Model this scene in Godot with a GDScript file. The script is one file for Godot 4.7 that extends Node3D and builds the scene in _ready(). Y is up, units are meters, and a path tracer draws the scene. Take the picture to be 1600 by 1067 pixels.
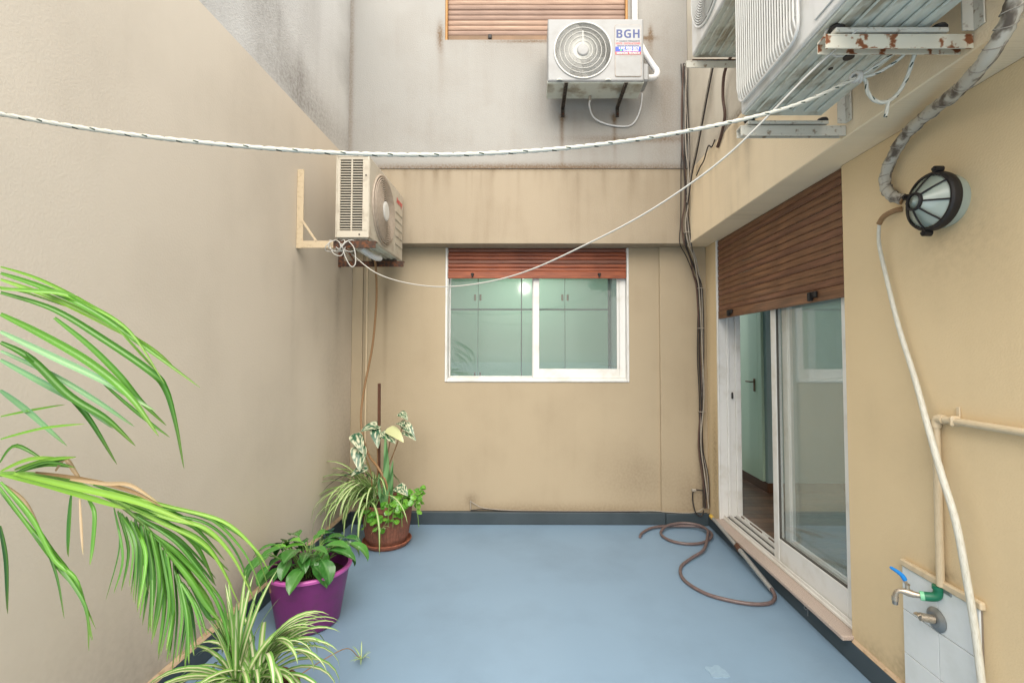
extends Node3D

# ------------------------------------------------------------------ helpers
class MB:
	var v := PackedVector3Array()
	var n := PackedVector3Array()
	var t := PackedVector2Array()
	var c := PackedColorArray()
	var col := Color.WHITE
	var level_uv := 0

	func tri(a: Vector3, b: Vector3, d: Vector3, na: Vector3, nb: Vector3, nd: Vector3, uv = null, cc = null):
		var g = (d - a).cross(b - a)
		if g.length_squared() < 1e-16:
			return
		var m = na + nb + nd
		var order = [0, 1, 2]
		if g.dot(m) < 0:
			order = [0, 2, 1]
		var ps = [a, b, d]
		var ns = [na, nb, nd]
		for i in order:
			v.append(ps[i])
			n.append(ns[i].normalized())
			if uv == null:
				var ax = m.abs()
				var p = ps[i]
				if ax.z >= ax.x and ax.z >= ax.y:
					t.append(Vector2(p.x, -p.y))
				elif ax.x >= ax.y:
					t.append(Vector2(p.z, -p.y))
				elif level_uv == 1:
					t.append(Vector2(p.z, -p.y))
				elif level_uv == 2:
					t.append(Vector2(p.x, -p.y))
				else:
					t.append(Vector2(p.x, p.z))
			else:
				t.append(uv[i])
			c.append(col if cc == null else cc[i])

	func quad(a, b, d, e, nn):
		tri(a, b, d, nn, nn, nn)
		tri(a, d, e, nn, nn, nn)

	func box(ctr: Vector3, size: Vector3, bev := 0.0, bas := Basis()):
		var h = size * 0.5
		bev = minf(bev, minf(h.x, minf(h.y, h.z)) * 0.9)
		for i in 3:
			var j = (i + 1) % 3
			var k = (i + 2) % 3
			for s in [-1.0, 1.0]:
				var q = []
				for w in [[-1, -1], [1, -1], [1, 1], [-1, 1]]:
					var p = Vector3()
					p[i] = s * h[i]
					p[j] = w[0] * (h[j] - bev)
					p[k] = w[1] * (h[k] - bev)
					q.append(ctr + bas * p)
				var nn = Vector3()
				nn[i] = s
				quad(q[0], q[1], q[2], q[3], bas * nn)
			if bev > 0.0:
				for s in [-1.0, 1.0]:
					for r in [-1.0, 1.0]:
						var q = []
						for w in [[0, -1], [0, 1], [1, 1], [1, -1]]:
							var p = Vector3()
							p[i] = s * (h[i] - (bev if w[0] == 1 else 0.0))
							p[j] = r * (h[j] - (bev if w[0] == 0 else 0.0))
							p[k] = w[1] * (h[k] - bev)
							q.append(ctr + bas * p)
						var nn = Vector3()
						nn[i] = s
						nn[j] = r
						quad(q[0], q[1], q[2], q[3], bas * nn.normalized())
		if bev > 0.0:
			for sx in [-1.0, 1.0]:
				for sy in [-1.0, 1.0]:
					for sz in [-1.0, 1.0]:
						var s = Vector3(sx, sy, sz)
						var q = []
						for i in 3:
							var p = s * (h - Vector3.ONE * bev)
							p[i] = s[i] * h[i]
							q.append(ctr + bas * p)
						var nn = bas * s.normalized()
						tri(q[0], q[1], q[2], nn, nn, nn)

	func span(a: Vector3, b: Vector3, bev := 0.0):
		box((a + b) * 0.5, (b - a).abs(), bev)

	func tube(pts: Array, r, sides := 8, cap := true, cols = null):
		var m = pts.size()
		var rings = []
		var nrm = []
		var tan = []
		for i in m:
			tan.append((pts[mini(i + 1, m - 1)] - pts[maxi(i - 1, 0)]).normalized())
		var u = tan[0].cross(Vector3.UP)
		if u.length() < 0.1:
			u = tan[0].cross(Vector3.RIGHT)
		u = u.normalized()
		var along = 0.0
		var ls = []
		for i in m:
			u = (u - tan[i] * u.dot(tan[i])).normalized()
			var w = tan[i].cross(u)
			var rr = r[i] if r is Array else r
			var a = []
			var b = []
			for k in sides + 1:
				var an = TAU * k / sides
				var d = u * cos(an) + w * sin(an)
				a.append(pts[i] + d * rr)
				b.append(d)
			rings.append(a)
			nrm.append(b)
			if i > 0:
				along += pts[i].distance_to(pts[i - 1])
			ls.append(along)
		for i in m - 1:
			for k in sides:
				var ua = Vector2(float(k) / sides, ls[i])
				var ub = Vector2(float(k + 1) / sides, ls[i])
				var uc = Vector2(float(k + 1) / sides, ls[i + 1])
				var ud = Vector2(float(k) / sides, ls[i + 1])
				var c0 = col if cols == null else cols[i]
				var c1 = col if cols == null else cols[i + 1]
				tri(rings[i][k], rings[i][k + 1], rings[i + 1][k + 1], nrm[i][k], nrm[i][k + 1], nrm[i + 1][k + 1], [ua, ub, uc], [c0, c0, c1])
				tri(rings[i][k], rings[i + 1][k + 1], rings[i + 1][k], nrm[i][k], nrm[i + 1][k + 1], nrm[i + 1][k], [ua, uc, ud], [c0, c1, c1])
		if cap:
			for e in [0, m - 1]:
				var nn = -tan[0] if e == 0 else tan[m - 1]
				if cols != null:
					col = cols[e]
				for k in sides:
					tri(pts[e], rings[e][k], rings[e][k + 1], nn, nn, nn)

	# profile: [radius, height] pairs round the axis +y of xf
	func lathe(prof: Array, sides := 32, xf := Transform3D(), smooth := false, cols = null):
		var m = prof.size()
		for i in m - 1:
			var a = prof[i]
			var b = prof[i + 1]
			var na = Vector2(b[1] - a[1], a[0] - b[0]).normalized()
			var n0 = na
			var n1 = na
			if smooth:
				if i > 0:
					n0 = (na + Vector2(a[1] - prof[i - 1][1], prof[i - 1][0] - a[0]).normalized()).normalized()
				if i < m - 2:
					n1 = (na + Vector2(prof[i + 2][1] - b[1], b[0] - prof[i + 2][0]).normalized()).normalized()
			var c0 = col if cols == null else cols[i]
			var c1 = col if cols == null else cols[i + 1]
			for k in sides:
				var p0 = TAU * k / sides
				var p1 = TAU * (k + 1) / sides
				var d0 = Vector3(cos(p0), 0, sin(p0))
				var d1 = Vector3(cos(p1), 0, sin(p1))
				var A = xf * (d0 * a[0] + Vector3.UP * a[1])
				var B = xf * (d1 * a[0] + Vector3.UP * a[1])
				var C = xf * (d1 * b[0] + Vector3.UP * b[1])
				var D = xf * (d0 * b[0] + Vector3.UP * b[1])
				var nA = xf.basis * (d0 * n0.x + Vector3.UP * n0.y)
				var nB = xf.basis * (d1 * n0.x + Vector3.UP * n0.y)
				var nC = xf.basis * (d1 * n1.x + Vector3.UP * n1.y)
				var nD = xf.basis * (d0 * n1.x + Vector3.UP * n1.y)
				var u0 = float(k) / sides
				var u1 = float(k + 1) / sides
				tri(A, B, C, nA, nB, nC, [Vector2(u0, a[1]), Vector2(u1, a[1]), Vector2(u1, b[1])], [c0, c0, c1])
				tri(A, C, D, nA, nC, nD, [Vector2(u0, a[1]), Vector2(u1, b[1]), Vector2(u0, b[1])], [c0, c1, c1])

	# polygon in the xy plane of xf, from z = 0 to z = depth
	func prism(poly: PackedVector2Array, depth: float, xf := Transform3D()):
		var ix = Geometry2D.triangulate_polygon(poly)
		for i in range(0, ix.size(), 3):
			for s in [0.0, 1.0]:
				var nn = xf.basis * Vector3(0, 0, s * 2.0 - 1.0) * signf(depth)
				var q = []
				for k in 3:
					var p = poly[ix[i + k]]
					q.append(xf * Vector3(p.x, p.y, depth * s))
				tri(q[0], q[1], q[2], nn, nn, nn)
		var area = 0.0
		for i in poly.size():
			area += poly[i].cross(poly[(i + 1) % poly.size()])
		for i in poly.size():
			var a = poly[i]
			var b = poly[(i + 1) % poly.size()]
			var nn2 = Vector2(b.y - a.y, a.x - b.x).normalized() * signf(area)
			var nn = xf.basis * Vector3(nn2.x, nn2.y, 0)
			quad(xf * Vector3(a.x, a.y, 0), xf * Vector3(b.x, b.y, 0), xf * Vector3(b.x, b.y, depth), xf * Vector3(a.x, a.y, depth), nn)

	# a rectangle plate (xy plane, facing +z) with a round hole, outer walls left to others
	func holed_plate(x0, x1, y0, y1, hc: Vector2, r, z, seg := 48):
		var edge = []
		var ring = []
		for k in seg + 1:
			var an = TAU * k / seg
			var d = Vector2(cos(an), sin(an))
			var s = 1e9
			if d.x > 1e-6:
				s = minf(s, (x1 - hc.x) / d.x)
			if d.x < -1e-6:
				s = minf(s, (x0 - hc.x) / d.x)
			if d.y > 1e-6:
				s = minf(s, (y1 - hc.y) / d.y)
			if d.y < -1e-6:
				s = minf(s, (y0 - hc.y) / d.y)
			edge.append(hc + d * s)
			ring.append(hc + d * r)
		var f = Vector3(0, 0, 1)
		for k in seg:
			quad(V3(ring[k], z), V3(edge[k], z), V3(edge[k + 1], z), V3(ring[k + 1], z), f)
			# corners that the fan of segments cuts off
			var a = edge[k]
			var b = edge[k + 1]
			if absf(a.x - b.x) > 1e-6 and absf(a.y - b.y) > 1e-6:
				var cx = x1 if maxf(a.x, b.x) > hc.x else x0
				var cy = y1 if maxf(a.y, b.y) > hc.y else y0
				tri(V3(a, z), V3(b, z), Vector3(cx, cy, z), f, f, f)

	func V3(p: Vector2, z) -> Vector3:
		return Vector3(p.x, p.y, z)

	func hole_wall(hc: Vector2, r, z0, z1, seg := 48):
		for k in seg:
			var a = Vector2.from_angle(TAU * k / seg)
			var b = Vector2.from_angle(TAU * (k + 1) / seg)
			var A = hc + a * r
			var B = hc + b * r
			quad(V3(A, z0), V3(B, z0), V3(B, z1), V3(A, z1), V3(-a, 0))

	# a leaf: centre line, half width as a function of t, colour of (t, s)
	func leaf(path: Array, wid: Callable, colr: Callable, fold := 0.25, ns := 4, ref := Vector3.UP, wave := 0.0):
		var m = path.size()
		var P = []
		for i in m:
			var tg = (path[mini(i + 1, m - 1)] - path[maxi(i - 1, 0)]).normalized()
			var sd = tg.cross(ref)
			if sd.length() < 0.05:
				sd = tg.cross(Vector3(0.3, 0.1, 1))
			sd = sd.normalized()
			var up = sd.cross(tg).normalized()
			var tt = float(i) / (m - 1)
			var w = wid.call(tt)
			var row = []
			for k in ns + 1:
				var s = 2.0 * k / ns - 1.0
				row.append(path[i] + sd * (s * w) + up * (absf(s) * w * fold + wave * w * sin(tt * 19.0 + s * 3.0) * s * s))
			P.append(row)
		var N = []
		for i in m:
			var row = []
			for k in ns + 1:
				var a = P[mini(i + 1, m - 1)][k] - P[maxi(i - 1, 0)][k]
				var b = P[i][mini(k + 1, ns)] - P[i][maxi(k - 1, 0)]
				if b.length() < 1e-7:
					b = P[maxi(i - 1, 0)][mini(k + 1, ns)] - P[maxi(i - 1, 0)][maxi(k - 1, 0)]
					if i == 0:
						b = P[1][mini(k + 1, ns)] - P[1][maxi(k - 1, 0)]
				row.append(b.cross(a).normalized())
			N.append(row)
		for i in m - 1:
			for k in ns:
				var t0 = float(i) / (m - 1)
				var t1 = float(i + 1) / (m - 1)
				var s0 = 2.0 * k / ns - 1.0
				var s1 = 2.0 * (k + 1) / ns - 1.0
				var cA = colr.call(t0, s0)
				var cB = colr.call(t0, s1)
				var cC = colr.call(t1, s1)
				var cD = colr.call(t1, s0)
				var uv = [Vector2(t0, s0), Vector2(t0, s1), Vector2(t1, s1)]
				tri(P[i][k], P[i][k + 1], P[i + 1][k + 1], N[i][k], N[i][k + 1], N[i + 1][k + 1], uv, [cA, cB, cC])
				tri(P[i][k], P[i + 1][k + 1], P[i + 1][k], N[i][k], N[i + 1][k + 1], N[i + 1][k], [uv[0], uv[2], Vector2(t1, s0)], [cA, cC, cD])

	func mesh() -> ArrayMesh:
		var a = []
		a.resize(Mesh.ARRAY_MAX)
		a[Mesh.ARRAY_VERTEX] = v
		a[Mesh.ARRAY_NORMAL] = n
		a[Mesh.ARRAY_TEX_UV] = t
		a[Mesh.ARRAY_TEX_UV2] = t
		a[Mesh.ARRAY_COLOR] = c
		var m = ArrayMesh.new()
		m.add_surface_from_arrays(Mesh.PRIMITIVE_TRIANGLES, a)
		return m

var M := {}
var used := {}
var rng := RandomNumberGenerator.new()

func V(x: float, y: float, z: float) -> Vector3:
	return Vector3(x, y, z)

func numbered(parent: Node, called: String) -> String:
	var key = str(parent.get_instance_id()) + called
	var k = used.get(key, 0)
	used[key] = k + 1
	return called if k == 0 else "%s_%03d" % [called, k]

func part(parent: Node, called: String, mb, m: Material, kind := "") -> MeshInstance3D:
	var o := MeshInstance3D.new()
	o.mesh = mb.mesh() if mb is MB else mb
	o.material_override = m
	o.name = numbered(parent, called)
	parent.add_child(o, true)
	if kind:
		o.set_meta("kind", kind)
	return o

func thing(called: String, label: String, category: String, at := Vector3.ZERO, group := "") -> Node3D:
	var o := Node3D.new()
	o.name = numbered(self, called)
	o.position = at
	add_child(o, true)
	tag(o, label, category, group)
	return o

func tag(o: Node, label: String, category: String, group := ""):
	o.set_meta("label", label)
	o.set_meta("category", category)
	if group:
		o.set_meta("group", group)

func structure(called: String) -> Node3D:
	var o := Node3D.new()
	o.name = numbered(self, called)
	add_child(o, true)
	o.set_meta("kind", "structure")
	return o

func smooth(p: Array, per := 6) -> Array:
	var o = []
	for i in p.size() - 1:
		var a = p[maxi(i - 1, 0)]
		var b = p[i]
		var c = p[i + 1]
		var d = p[mini(i + 2, p.size() - 1)]
		for k in per:
			var t = float(k) / per
			o.append(b.cubic_interpolate(c, a, d, t))
	o.append(p[-1])
	return o

func mat(called: String, col: Color, rough := 0.8, metal := 0.0) -> StandardMaterial3D:
	var m := StandardMaterial3D.new()
	m.resource_name = called
	m.albedo_color = col
	m.roughness = rough
	m.metallic = metal
	M[called] = m
	return m

func noise(sd: int, freq: float, oct := 4, kind := FastNoiseLite.TYPE_SIMPLEX_SMOOTH) -> FastNoiseLite:
	var f := FastNoiseLite.new()
	f.seed = sd
	f.frequency = freq
	f.noise_type = kind
	f.fractal_octaves = oct
	return f

func tex(im: Image) -> ImageTexture:
	return ImageTexture.create_from_image(im)

func grain_image(sd: int, size: int, freq: float, oct := 5) -> Image:
	return noise(sd, freq, oct).get_seamless_image(size, size)

# dirt map over a wall: alpha is how much dirt lies there. marks: [kind, x, y, sx, sy, strength], x and y in metres
func dirt_image(sd: int, org: Vector2, ext: Vector2, w: int, h: int, base: float, streak: float, marks: Array, tint: Color) -> Image:
	var big = noise(sd, 0.006, 5).get_image(w, h, false, false, false).get_data()
	var sf = noise(sd + 1, 0.03, 4)
	var st = sf.get_image(w, maxi(8, h / 14), false, false, false)
	st.resize(w, h, Image.INTERPOLATE_CUBIC)
	var stb = st.get_data()
	var fine = noise(sd + 2, 0.16, 4).get_image(w, h, false, false, false).get_data()
	var acc := PackedFloat32Array()
	acc.resize(w * h)
	for i in w * h:
		var b = big[i] / 255.0
		var s = stb[i] / 255.0
		acc[i] = base * clampf((b - 0.42) * 2.6, 0.0, 1.0) + streak * clampf((s - 0.5) * 2.6, 0.0, 1.0) * clampf(b * 1.6 - 0.3, 0, 1)
	for m in marks:
		var cx = (m[1] - org.x) / ext.x * w
		var cy = (org.y + ext.y - m[2]) / ext.y * h
		var rx = absf(m[3]) / ext.x * w
		var ry = absf(m[4]) / ext.y * h
		var kind = m[0]
		var y0 = int(cy - ry * (1.0 if kind == "drip" else 2.2))
		var y1 = int(cy + ry * (2.2 if kind != "drip" else 1.0))
		if kind == "drip":
			y0 = int(cy)
			y1 = int(cy + ry)
		for y in range(maxi(0, y0), mini(h, y1 + 1)):
			for x in range(maxi(0, int(cx - rx * 2.2)), mini(w, int(cx + rx * 2.2) + 1)):
				var i = y * w + x
				var dx = (x - cx) / maxf(rx, 0.5)
				var dy = (y - cy) / maxf(ry, 0.5)
				var k = 0.0
				if kind == "drip":
					k = exp(-dx * dx * 1.2) * smoothstep(0.0, 0.10, dy) * pow(1.0 - clampf(dy, 0, 1), 1.4) * (0.55 + 0.9 * stb[i] / 255.0)
				else:
					k = exp(-(dx * dx + dy * dy)) * (0.55 + 0.9 * fine[i] / 255.0 - 0.0)
				acc[i] += m[5] * k
	var out := PackedByteArray()
	out.resize(w * h * 4)
	for i in w * h:
		var a = clampf(acc[i] * (0.75 + 0.5 * fine[i] / 255.0), 0.0, 0.92)
		out[i * 4] = int(tint.r * 255)
		out[i * 4 + 1] = int(tint.g * 255)
		out[i * 4 + 2] = int(tint.b * 255)
		out[i * 4 + 3] = int(a * 255)
	return Image.create_from_data(w, h, false, Image.FORMAT_RGBA8, out)

func plaster(called: String, col: Color, bump: Texture2D, relief: float, dirt: Image, org: Vector2, ext: Vector2, flip := false) -> StandardMaterial3D:
	var m = mat(called, col, 0.92)
	m.metallic_specular = 0.3
	m.heightmap_enabled = true
	m.heightmap_texture = bump
	m.heightmap_scale = relief
	m.uv1_scale = Vector3(2.0, 2.0, 1)
	if dirt != null:
		m.detail_enabled = true
		m.detail_albedo = tex(dirt)
		m.detail_uv_layer = BaseMaterial3D.DETAIL_UV_2
		m.uv2_scale = Vector3(1.0 / ext.x, 1.0 / ext.y, 1)
		m.uv2_offset = Vector3(-org.x / ext.x, (org.y + ext.y) / ext.y, 0)
	return m

func wood(called: String, sd: int, a: Color, b: Color, rough: float, sx: float, sy: float) -> StandardMaterial3D:
	var m = mat(called, Color.WHITE, rough)
	var st = noise(sd, 0.02, 5).get_seamless_image(64, 512)
	st.resize(512, 256, Image.INTERPOLATE_CUBIC)
	var fi = noise(sd + 7, 0.05, 3).get_seamless_image(128, 512)
	fi.resize(512, 256, Image.INTERPOLATE_CUBIC)
	var bl = noise(sd + 9, 0.01, 4).get_seamless_image(512, 256)
	var d0 = st.get_data()
	var d1 = fi.get_data()
	var d2 = bl.get_data()
	var o := PackedByteArray()
	o.resize(512 * 256 * 3)
	for i in 512 * 256:
		var k = clampf(0.45 * d0[i] / 255.0 + 0.25 * d1[i] / 255.0 + 0.4 * d2[i] / 255.0 - 0.05, 0, 1)
		var c = a.lerp(b, k)
		o[i * 3] = int(c.r * 255)
		o[i * 3 + 1] = int(c.g * 255)
		o[i * 3 + 2] = int(c.b * 255)
	m.albedo_texture = tex(Image.create_from_data(512, 256, false, Image.FORMAT_RGB8, o))
	m.uv1_scale = Vector3(sx, sy, 1)
	return m

# two tones mixed by blotchy noise
func blotch(called: String, sd: int, a: Color, b: Color, lo: float, hi: float, freq: float, rough: float, scale: float, metal := 0.0) -> StandardMaterial3D:
	var m = mat(called, Color.WHITE, rough, metal)
	var d = noise(sd, freq, 5).get_seamless_image(256, 256).get_data()
	var f = noise(sd + 3, freq * 4.0, 3).get_seamless_image(256, 256).get_data()
	var o := PackedByteArray()
	o.resize(256 * 256 * 3)
	for i in 256 * 256:
		var k = smoothstep(lo, hi, 0.75 * d[i] / 255.0 + 0.25 * f[i] / 255.0)
		var c = a.lerp(b, k)
		o[i * 3] = int(c.r * 255)
		o[i * 3 + 1] = int(c.g * 255)
		o[i * 3 + 2] = int(c.b * 255)
	m.albedo_texture = tex(Image.create_from_data(256, 256, false, Image.FORMAT_RGB8, o))
	m.uv1_scale = Vector3(scale, scale, 1)
	return m

func letters(parent: Node, called: String, s: String, height: float, width: float, at: Vector3, bas: Basis, m: Material, weight := 700, ital := false):
	var f := SystemFont.new()
	f.font_names = PackedStringArray(["Droid Serif"] if ital else ["Droid Sans"])
	f.font_weight = weight
	f.font_italic = ital
	var tm := TextMesh.new()
	tm.text = s
	tm.font = f
	tm.font_size = 48
	tm.pixel_size = 0.01
	tm.depth = 0.02
	var bb = tm.get_aabb()
	var o = part(parent, called, tm, m)
	var sy = height / maxf(bb.size.y, 0.001)
	var sx = width / maxf(bb.size.x, 0.001)
	o.transform = Transform3D(bas * Basis.from_scale(Vector3(sx, sy, 0.05)), at)
	return o

# ------------------------------------------------------------------ the scene
const XL := -1.48
const XR := 1.467
const XB := 1.29
const D := 3.92
const DB := 3.77
const LINTEL := 2.28

func _ready():
	rng.seed = 11
	# camera
	var cam := Camera3D.new()
	cam.name = "camera"
	cam.position = V(0, 1.4, 0)
	cam.rotation = V(0.0364, 0.0033, 0.0012)
	cam.set_frustum(1067.0 / 735.0 * 0.05, Vector2(-25.0 / 735.0 * 0.05, -9.5 / 735.0 * 0.05), 0.05, 200.0)
	cam.current = true
	add_child(cam)
	# overcast sky above the light well
	var env := Environment.new()
	var sky := Sky.new()
	var ps := ProceduralSkyMaterial.new()
	ps.sky_top_color = Color(0.95, 0.965, 0.98)
	ps.sky_horizon_color = Color(0.95, 0.955, 0.955)
	ps.ground_horizon_color = Color(0.8, 0.8, 0.78)
	ps.ground_bottom_color = Color(0.4, 0.4, 0.38)
	ps.sky_energy_multiplier = 1.0
	sky.sky_material = ps
	env.background_mode = Environment.BG_SKY
	env.sky = sky
	env.tonemap_mode = Environment.TONE_MAPPER_LINEAR
	env.tonemap_exposure = 3.3
	env.sdfgi_enabled = true
	env.ssao_enabled = true
	env.ssil_enabled = true
	var we := WorldEnvironment.new()
	we.name = "environment"
	we.environment = env
	add_child(we)
	var sun := DirectionalLight3D.new()
	sun.name = "sun"
	sun.light_energy = 0.5
	sun.light_angular_distance = 62.0
	sun.light_color = Color(1.0, 0.97, 0.93)
	sun.shadow_enabled = true
	sun.rotation_degrees = V(-46, 1, 0)
	add_child(sun)

	materials()
	floor_and_walls()
	rooms()
	window_parts()
	door_parts()
	upper_shutter()
	air_conditioners()
	fittings()
	cables_and_ropes()
	hoses()
	potted_plants()
	palm()

func materials():
	var bump = tex(grain_image(5, 512, 0.075, 4))
	M["bump"] = bump
	var fine = tex(grain_image(6, 512, 0.09, 3))
	# left wall: cream below, bare grey above (u is z, v is -y)
	plaster("cream_plaster", Color(0.807, 0.764, 0.699), bump, 0.05, dirt_image(21, Vector2(-4.2, 0), Vector2(4.2, 3.0), 768, 512, 0.10, 0.05, [
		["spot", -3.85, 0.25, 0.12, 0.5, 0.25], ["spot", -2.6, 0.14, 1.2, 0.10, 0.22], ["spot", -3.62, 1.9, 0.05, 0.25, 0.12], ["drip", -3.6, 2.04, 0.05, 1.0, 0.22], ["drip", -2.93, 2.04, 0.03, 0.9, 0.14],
		["spot", -3.7, 0.9, 0.3, 0.5, 0.12], ["spot", -1.4, 0.2, 0.5, 0.2, 0.12]], Color(0.36, 0.30, 0.22)), Vector2(-4.2, 0), Vector2(4.2, 3.0))
	plaster("grey_plaster", Color(0.794, 0.787, 0.770), bump, 0.22, dirt_image(31, Vector2(-4.2, 2.9), Vector2(4.2, 3.2), 768, 640, 0.26, 0.22, [
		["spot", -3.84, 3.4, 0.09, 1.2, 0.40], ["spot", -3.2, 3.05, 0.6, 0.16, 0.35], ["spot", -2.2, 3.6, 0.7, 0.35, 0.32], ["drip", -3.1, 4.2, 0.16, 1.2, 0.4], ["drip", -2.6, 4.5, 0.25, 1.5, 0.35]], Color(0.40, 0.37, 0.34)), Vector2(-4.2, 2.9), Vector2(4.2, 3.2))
	plaster("beige_plaster", Color(0.689, 0.631, 0.535), fine, 0.06, dirt_image(41, Vector2(-1.5, 0), Vector2(3.1, 2.4), 768, 576, 0.07, 0.05, [
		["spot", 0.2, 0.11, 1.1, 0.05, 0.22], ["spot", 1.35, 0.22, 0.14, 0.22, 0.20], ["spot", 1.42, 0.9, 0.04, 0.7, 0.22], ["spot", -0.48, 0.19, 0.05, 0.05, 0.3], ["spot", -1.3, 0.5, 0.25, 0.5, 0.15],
		["drip", 1.40, 0.7, 0.03, 0.6, 0.5], ["drip", -1.21, 2.0, 0.02, 1.2, 0.3], ["spot", 0.9, 0.35, 0.3, 0.2, 0.2]], Color(0.30, 0.22, 0.14)), Vector2(-1.5, 0), Vector2(3.1, 2.4))
	var bm = []
	for i in 46:
		bm.append(["drip", -1.4 + 2.75 * rng.randf(), 2.9, 0.008 + 0.03 * rng.randf(), 0.10 + 0.4 * rng.randf(), 0.05 + 0.14 * rng.randf()])
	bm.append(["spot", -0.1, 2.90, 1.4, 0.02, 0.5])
	plaster("beam_plaster", Color(0.648, 0.598, 0.521), fine, 0.10, dirt_image(51, Vector2(-1.5, 2.2), Vector2(3.0, 0.8), 1024, 256, 0.08, 0.14, bm, Color(0.36, 0.28, 0.18)), Vector2(-1.5, 2.2), Vector2(3.0, 0.8))
	plaster("white_plaster", Color(0.639, 0.632, 0.614), fine, 0.14, dirt_image(61, Vector2(-1.5, 2.85), Vector2(3.0, 2.4), 960, 768, 0.10, 0.10, [
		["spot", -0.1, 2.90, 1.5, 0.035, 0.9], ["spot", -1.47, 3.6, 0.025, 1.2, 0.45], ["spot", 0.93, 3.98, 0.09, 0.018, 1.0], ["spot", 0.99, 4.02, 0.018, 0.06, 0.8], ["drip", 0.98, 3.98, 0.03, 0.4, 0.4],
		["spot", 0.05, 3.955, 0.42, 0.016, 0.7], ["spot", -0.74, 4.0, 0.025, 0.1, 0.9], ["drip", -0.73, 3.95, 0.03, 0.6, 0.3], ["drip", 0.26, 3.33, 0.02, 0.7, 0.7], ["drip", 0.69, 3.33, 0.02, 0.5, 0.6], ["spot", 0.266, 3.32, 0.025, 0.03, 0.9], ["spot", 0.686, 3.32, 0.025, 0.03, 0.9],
		["spot", 0.9, 3.14, 0.5, 0.03, 0.5], ["spot", 1.15, 3.3, 0.2, 0.5, 0.18], ["drip", 0.48, 3.42, 0.3, 0.7, 0.18], ["spot", 1.0, 4.3, 0.4, 0.4, 0.10], ["drip", 1.1, 3.7, 0.10, 1.0, 0.3], ["drip", -0.1, 3.96, 0.5, 0.5, 0.16]], Color(0.45, 0.37, 0.29)), Vector2(-1.5, 2.85), Vector2(3.0, 2.4))
	# right wall (u is z)
	plaster("ochre_plaster", Color(0.854, 0.769, 0.621), fine, 0.06, dirt_image(71, Vector2(-4.0, 0), Vector2(4.0, 2.4), 768, 512, 0.07, 0.05, [
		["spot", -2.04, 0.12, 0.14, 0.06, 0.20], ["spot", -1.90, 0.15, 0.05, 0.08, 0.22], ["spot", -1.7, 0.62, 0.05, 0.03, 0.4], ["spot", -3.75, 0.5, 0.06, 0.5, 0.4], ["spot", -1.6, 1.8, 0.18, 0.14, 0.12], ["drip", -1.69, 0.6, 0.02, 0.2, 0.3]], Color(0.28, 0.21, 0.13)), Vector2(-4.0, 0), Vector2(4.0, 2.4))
	var rm = []
	for i in 40:
		rm.append(["drip", -3.75 + 3.0 * rng.randf(), 2.86, 0.01 + 0.03 * rng.randf(), 0.15 + 0.4 * rng.randf(), 0.05 + 0.13 * rng.randf()])
	rm.append(["drip", -2.9, 2.86, 0.06, 0.35, 0.5])
	rm.append(["drip", -2.75, 2.86, 0.10, 0.5, 0.45])
	plaster("fascia_plaster", Color(0.924, 0.855, 0.736), fine, 0.09, dirt_image(81, Vector2(-4.0, 2.2), Vector2(4.0, 0.8), 1024, 256, 0.08, 0.12, rm, Color(0.36, 0.28, 0.18)), Vector2(-4.0, 2.2), Vector2(4.0, 0.8))
	plaster("upper_plaster", Color(0.83, 0.80, 0.74), fine, 0.16, dirt_image(91, Vector2(-4.0, 2.8), Vector2(4.0, 2.4), 768, 512, 0.3, 0.2, [["spot", -2.9, 2.87, 0.3, 0.05, 0.6], ["drip", -3.3, 3.4, 0.06, 0.6, 0.4]], Color(0.40, 0.32, 0.24)), Vector2(-4.0, 2.8), Vector2(4.0, 2.4))
	# floor paint
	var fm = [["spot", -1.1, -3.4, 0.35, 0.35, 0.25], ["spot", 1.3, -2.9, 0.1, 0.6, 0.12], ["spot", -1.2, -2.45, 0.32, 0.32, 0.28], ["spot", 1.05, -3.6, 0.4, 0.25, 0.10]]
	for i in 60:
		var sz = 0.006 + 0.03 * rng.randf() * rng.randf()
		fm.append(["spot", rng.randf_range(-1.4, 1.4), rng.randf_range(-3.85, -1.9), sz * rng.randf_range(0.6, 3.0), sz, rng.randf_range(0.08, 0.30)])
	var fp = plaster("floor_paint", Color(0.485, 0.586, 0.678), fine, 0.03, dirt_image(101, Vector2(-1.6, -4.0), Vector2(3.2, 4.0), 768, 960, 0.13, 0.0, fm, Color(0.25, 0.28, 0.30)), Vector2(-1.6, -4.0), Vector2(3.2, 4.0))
	fp.roughness = 0.42
	fp.metallic_specular = 0.4
	fp.uv2_offset = Vector3(0.5, 1.0, 0)
	blotch("plinth_paint", 111, Color(0.215, 0.26, 0.285), Color(0.245, 0.29, 0.315), 0.2, 0.8, 0.01, 0.5, 0.8)
	blotch("bare_mortar", 113, Color(0.74, 0.65, 0.54), Color(0.62, 0.52, 0.41), 0.4, 0.8, 0.02, 0.9, 3.0)
	blotch("pale_scuff", 114, Color(0.505, 0.605, 0.692), Color(0.525, 0.625, 0.705), 0.3, 0.7, 0.03, 0.5, 6.0)
	# timber
	wood("red_slat", 121, Color(0.36, 0.16, 0.085), Color(0.74, 0.41, 0.25), 0.45, 0.8, 9.0)
	wood("red_slat_b", 122, Color(0.34, 0.18, 0.13), Color(0.62, 0.42, 0.34), 0.5, 0.8, 9.0)
	wood("brown_slat", 123, Color(0.27, 0.18, 0.115), Color(0.64, 0.46, 0.33), 0.55, 0.8, 9.0)
	wood("brown_slat_b", 124, Color(0.27, 0.17, 0.12), Color(0.62, 0.44, 0.33), 0.6, 0.8, 9.0)
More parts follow.
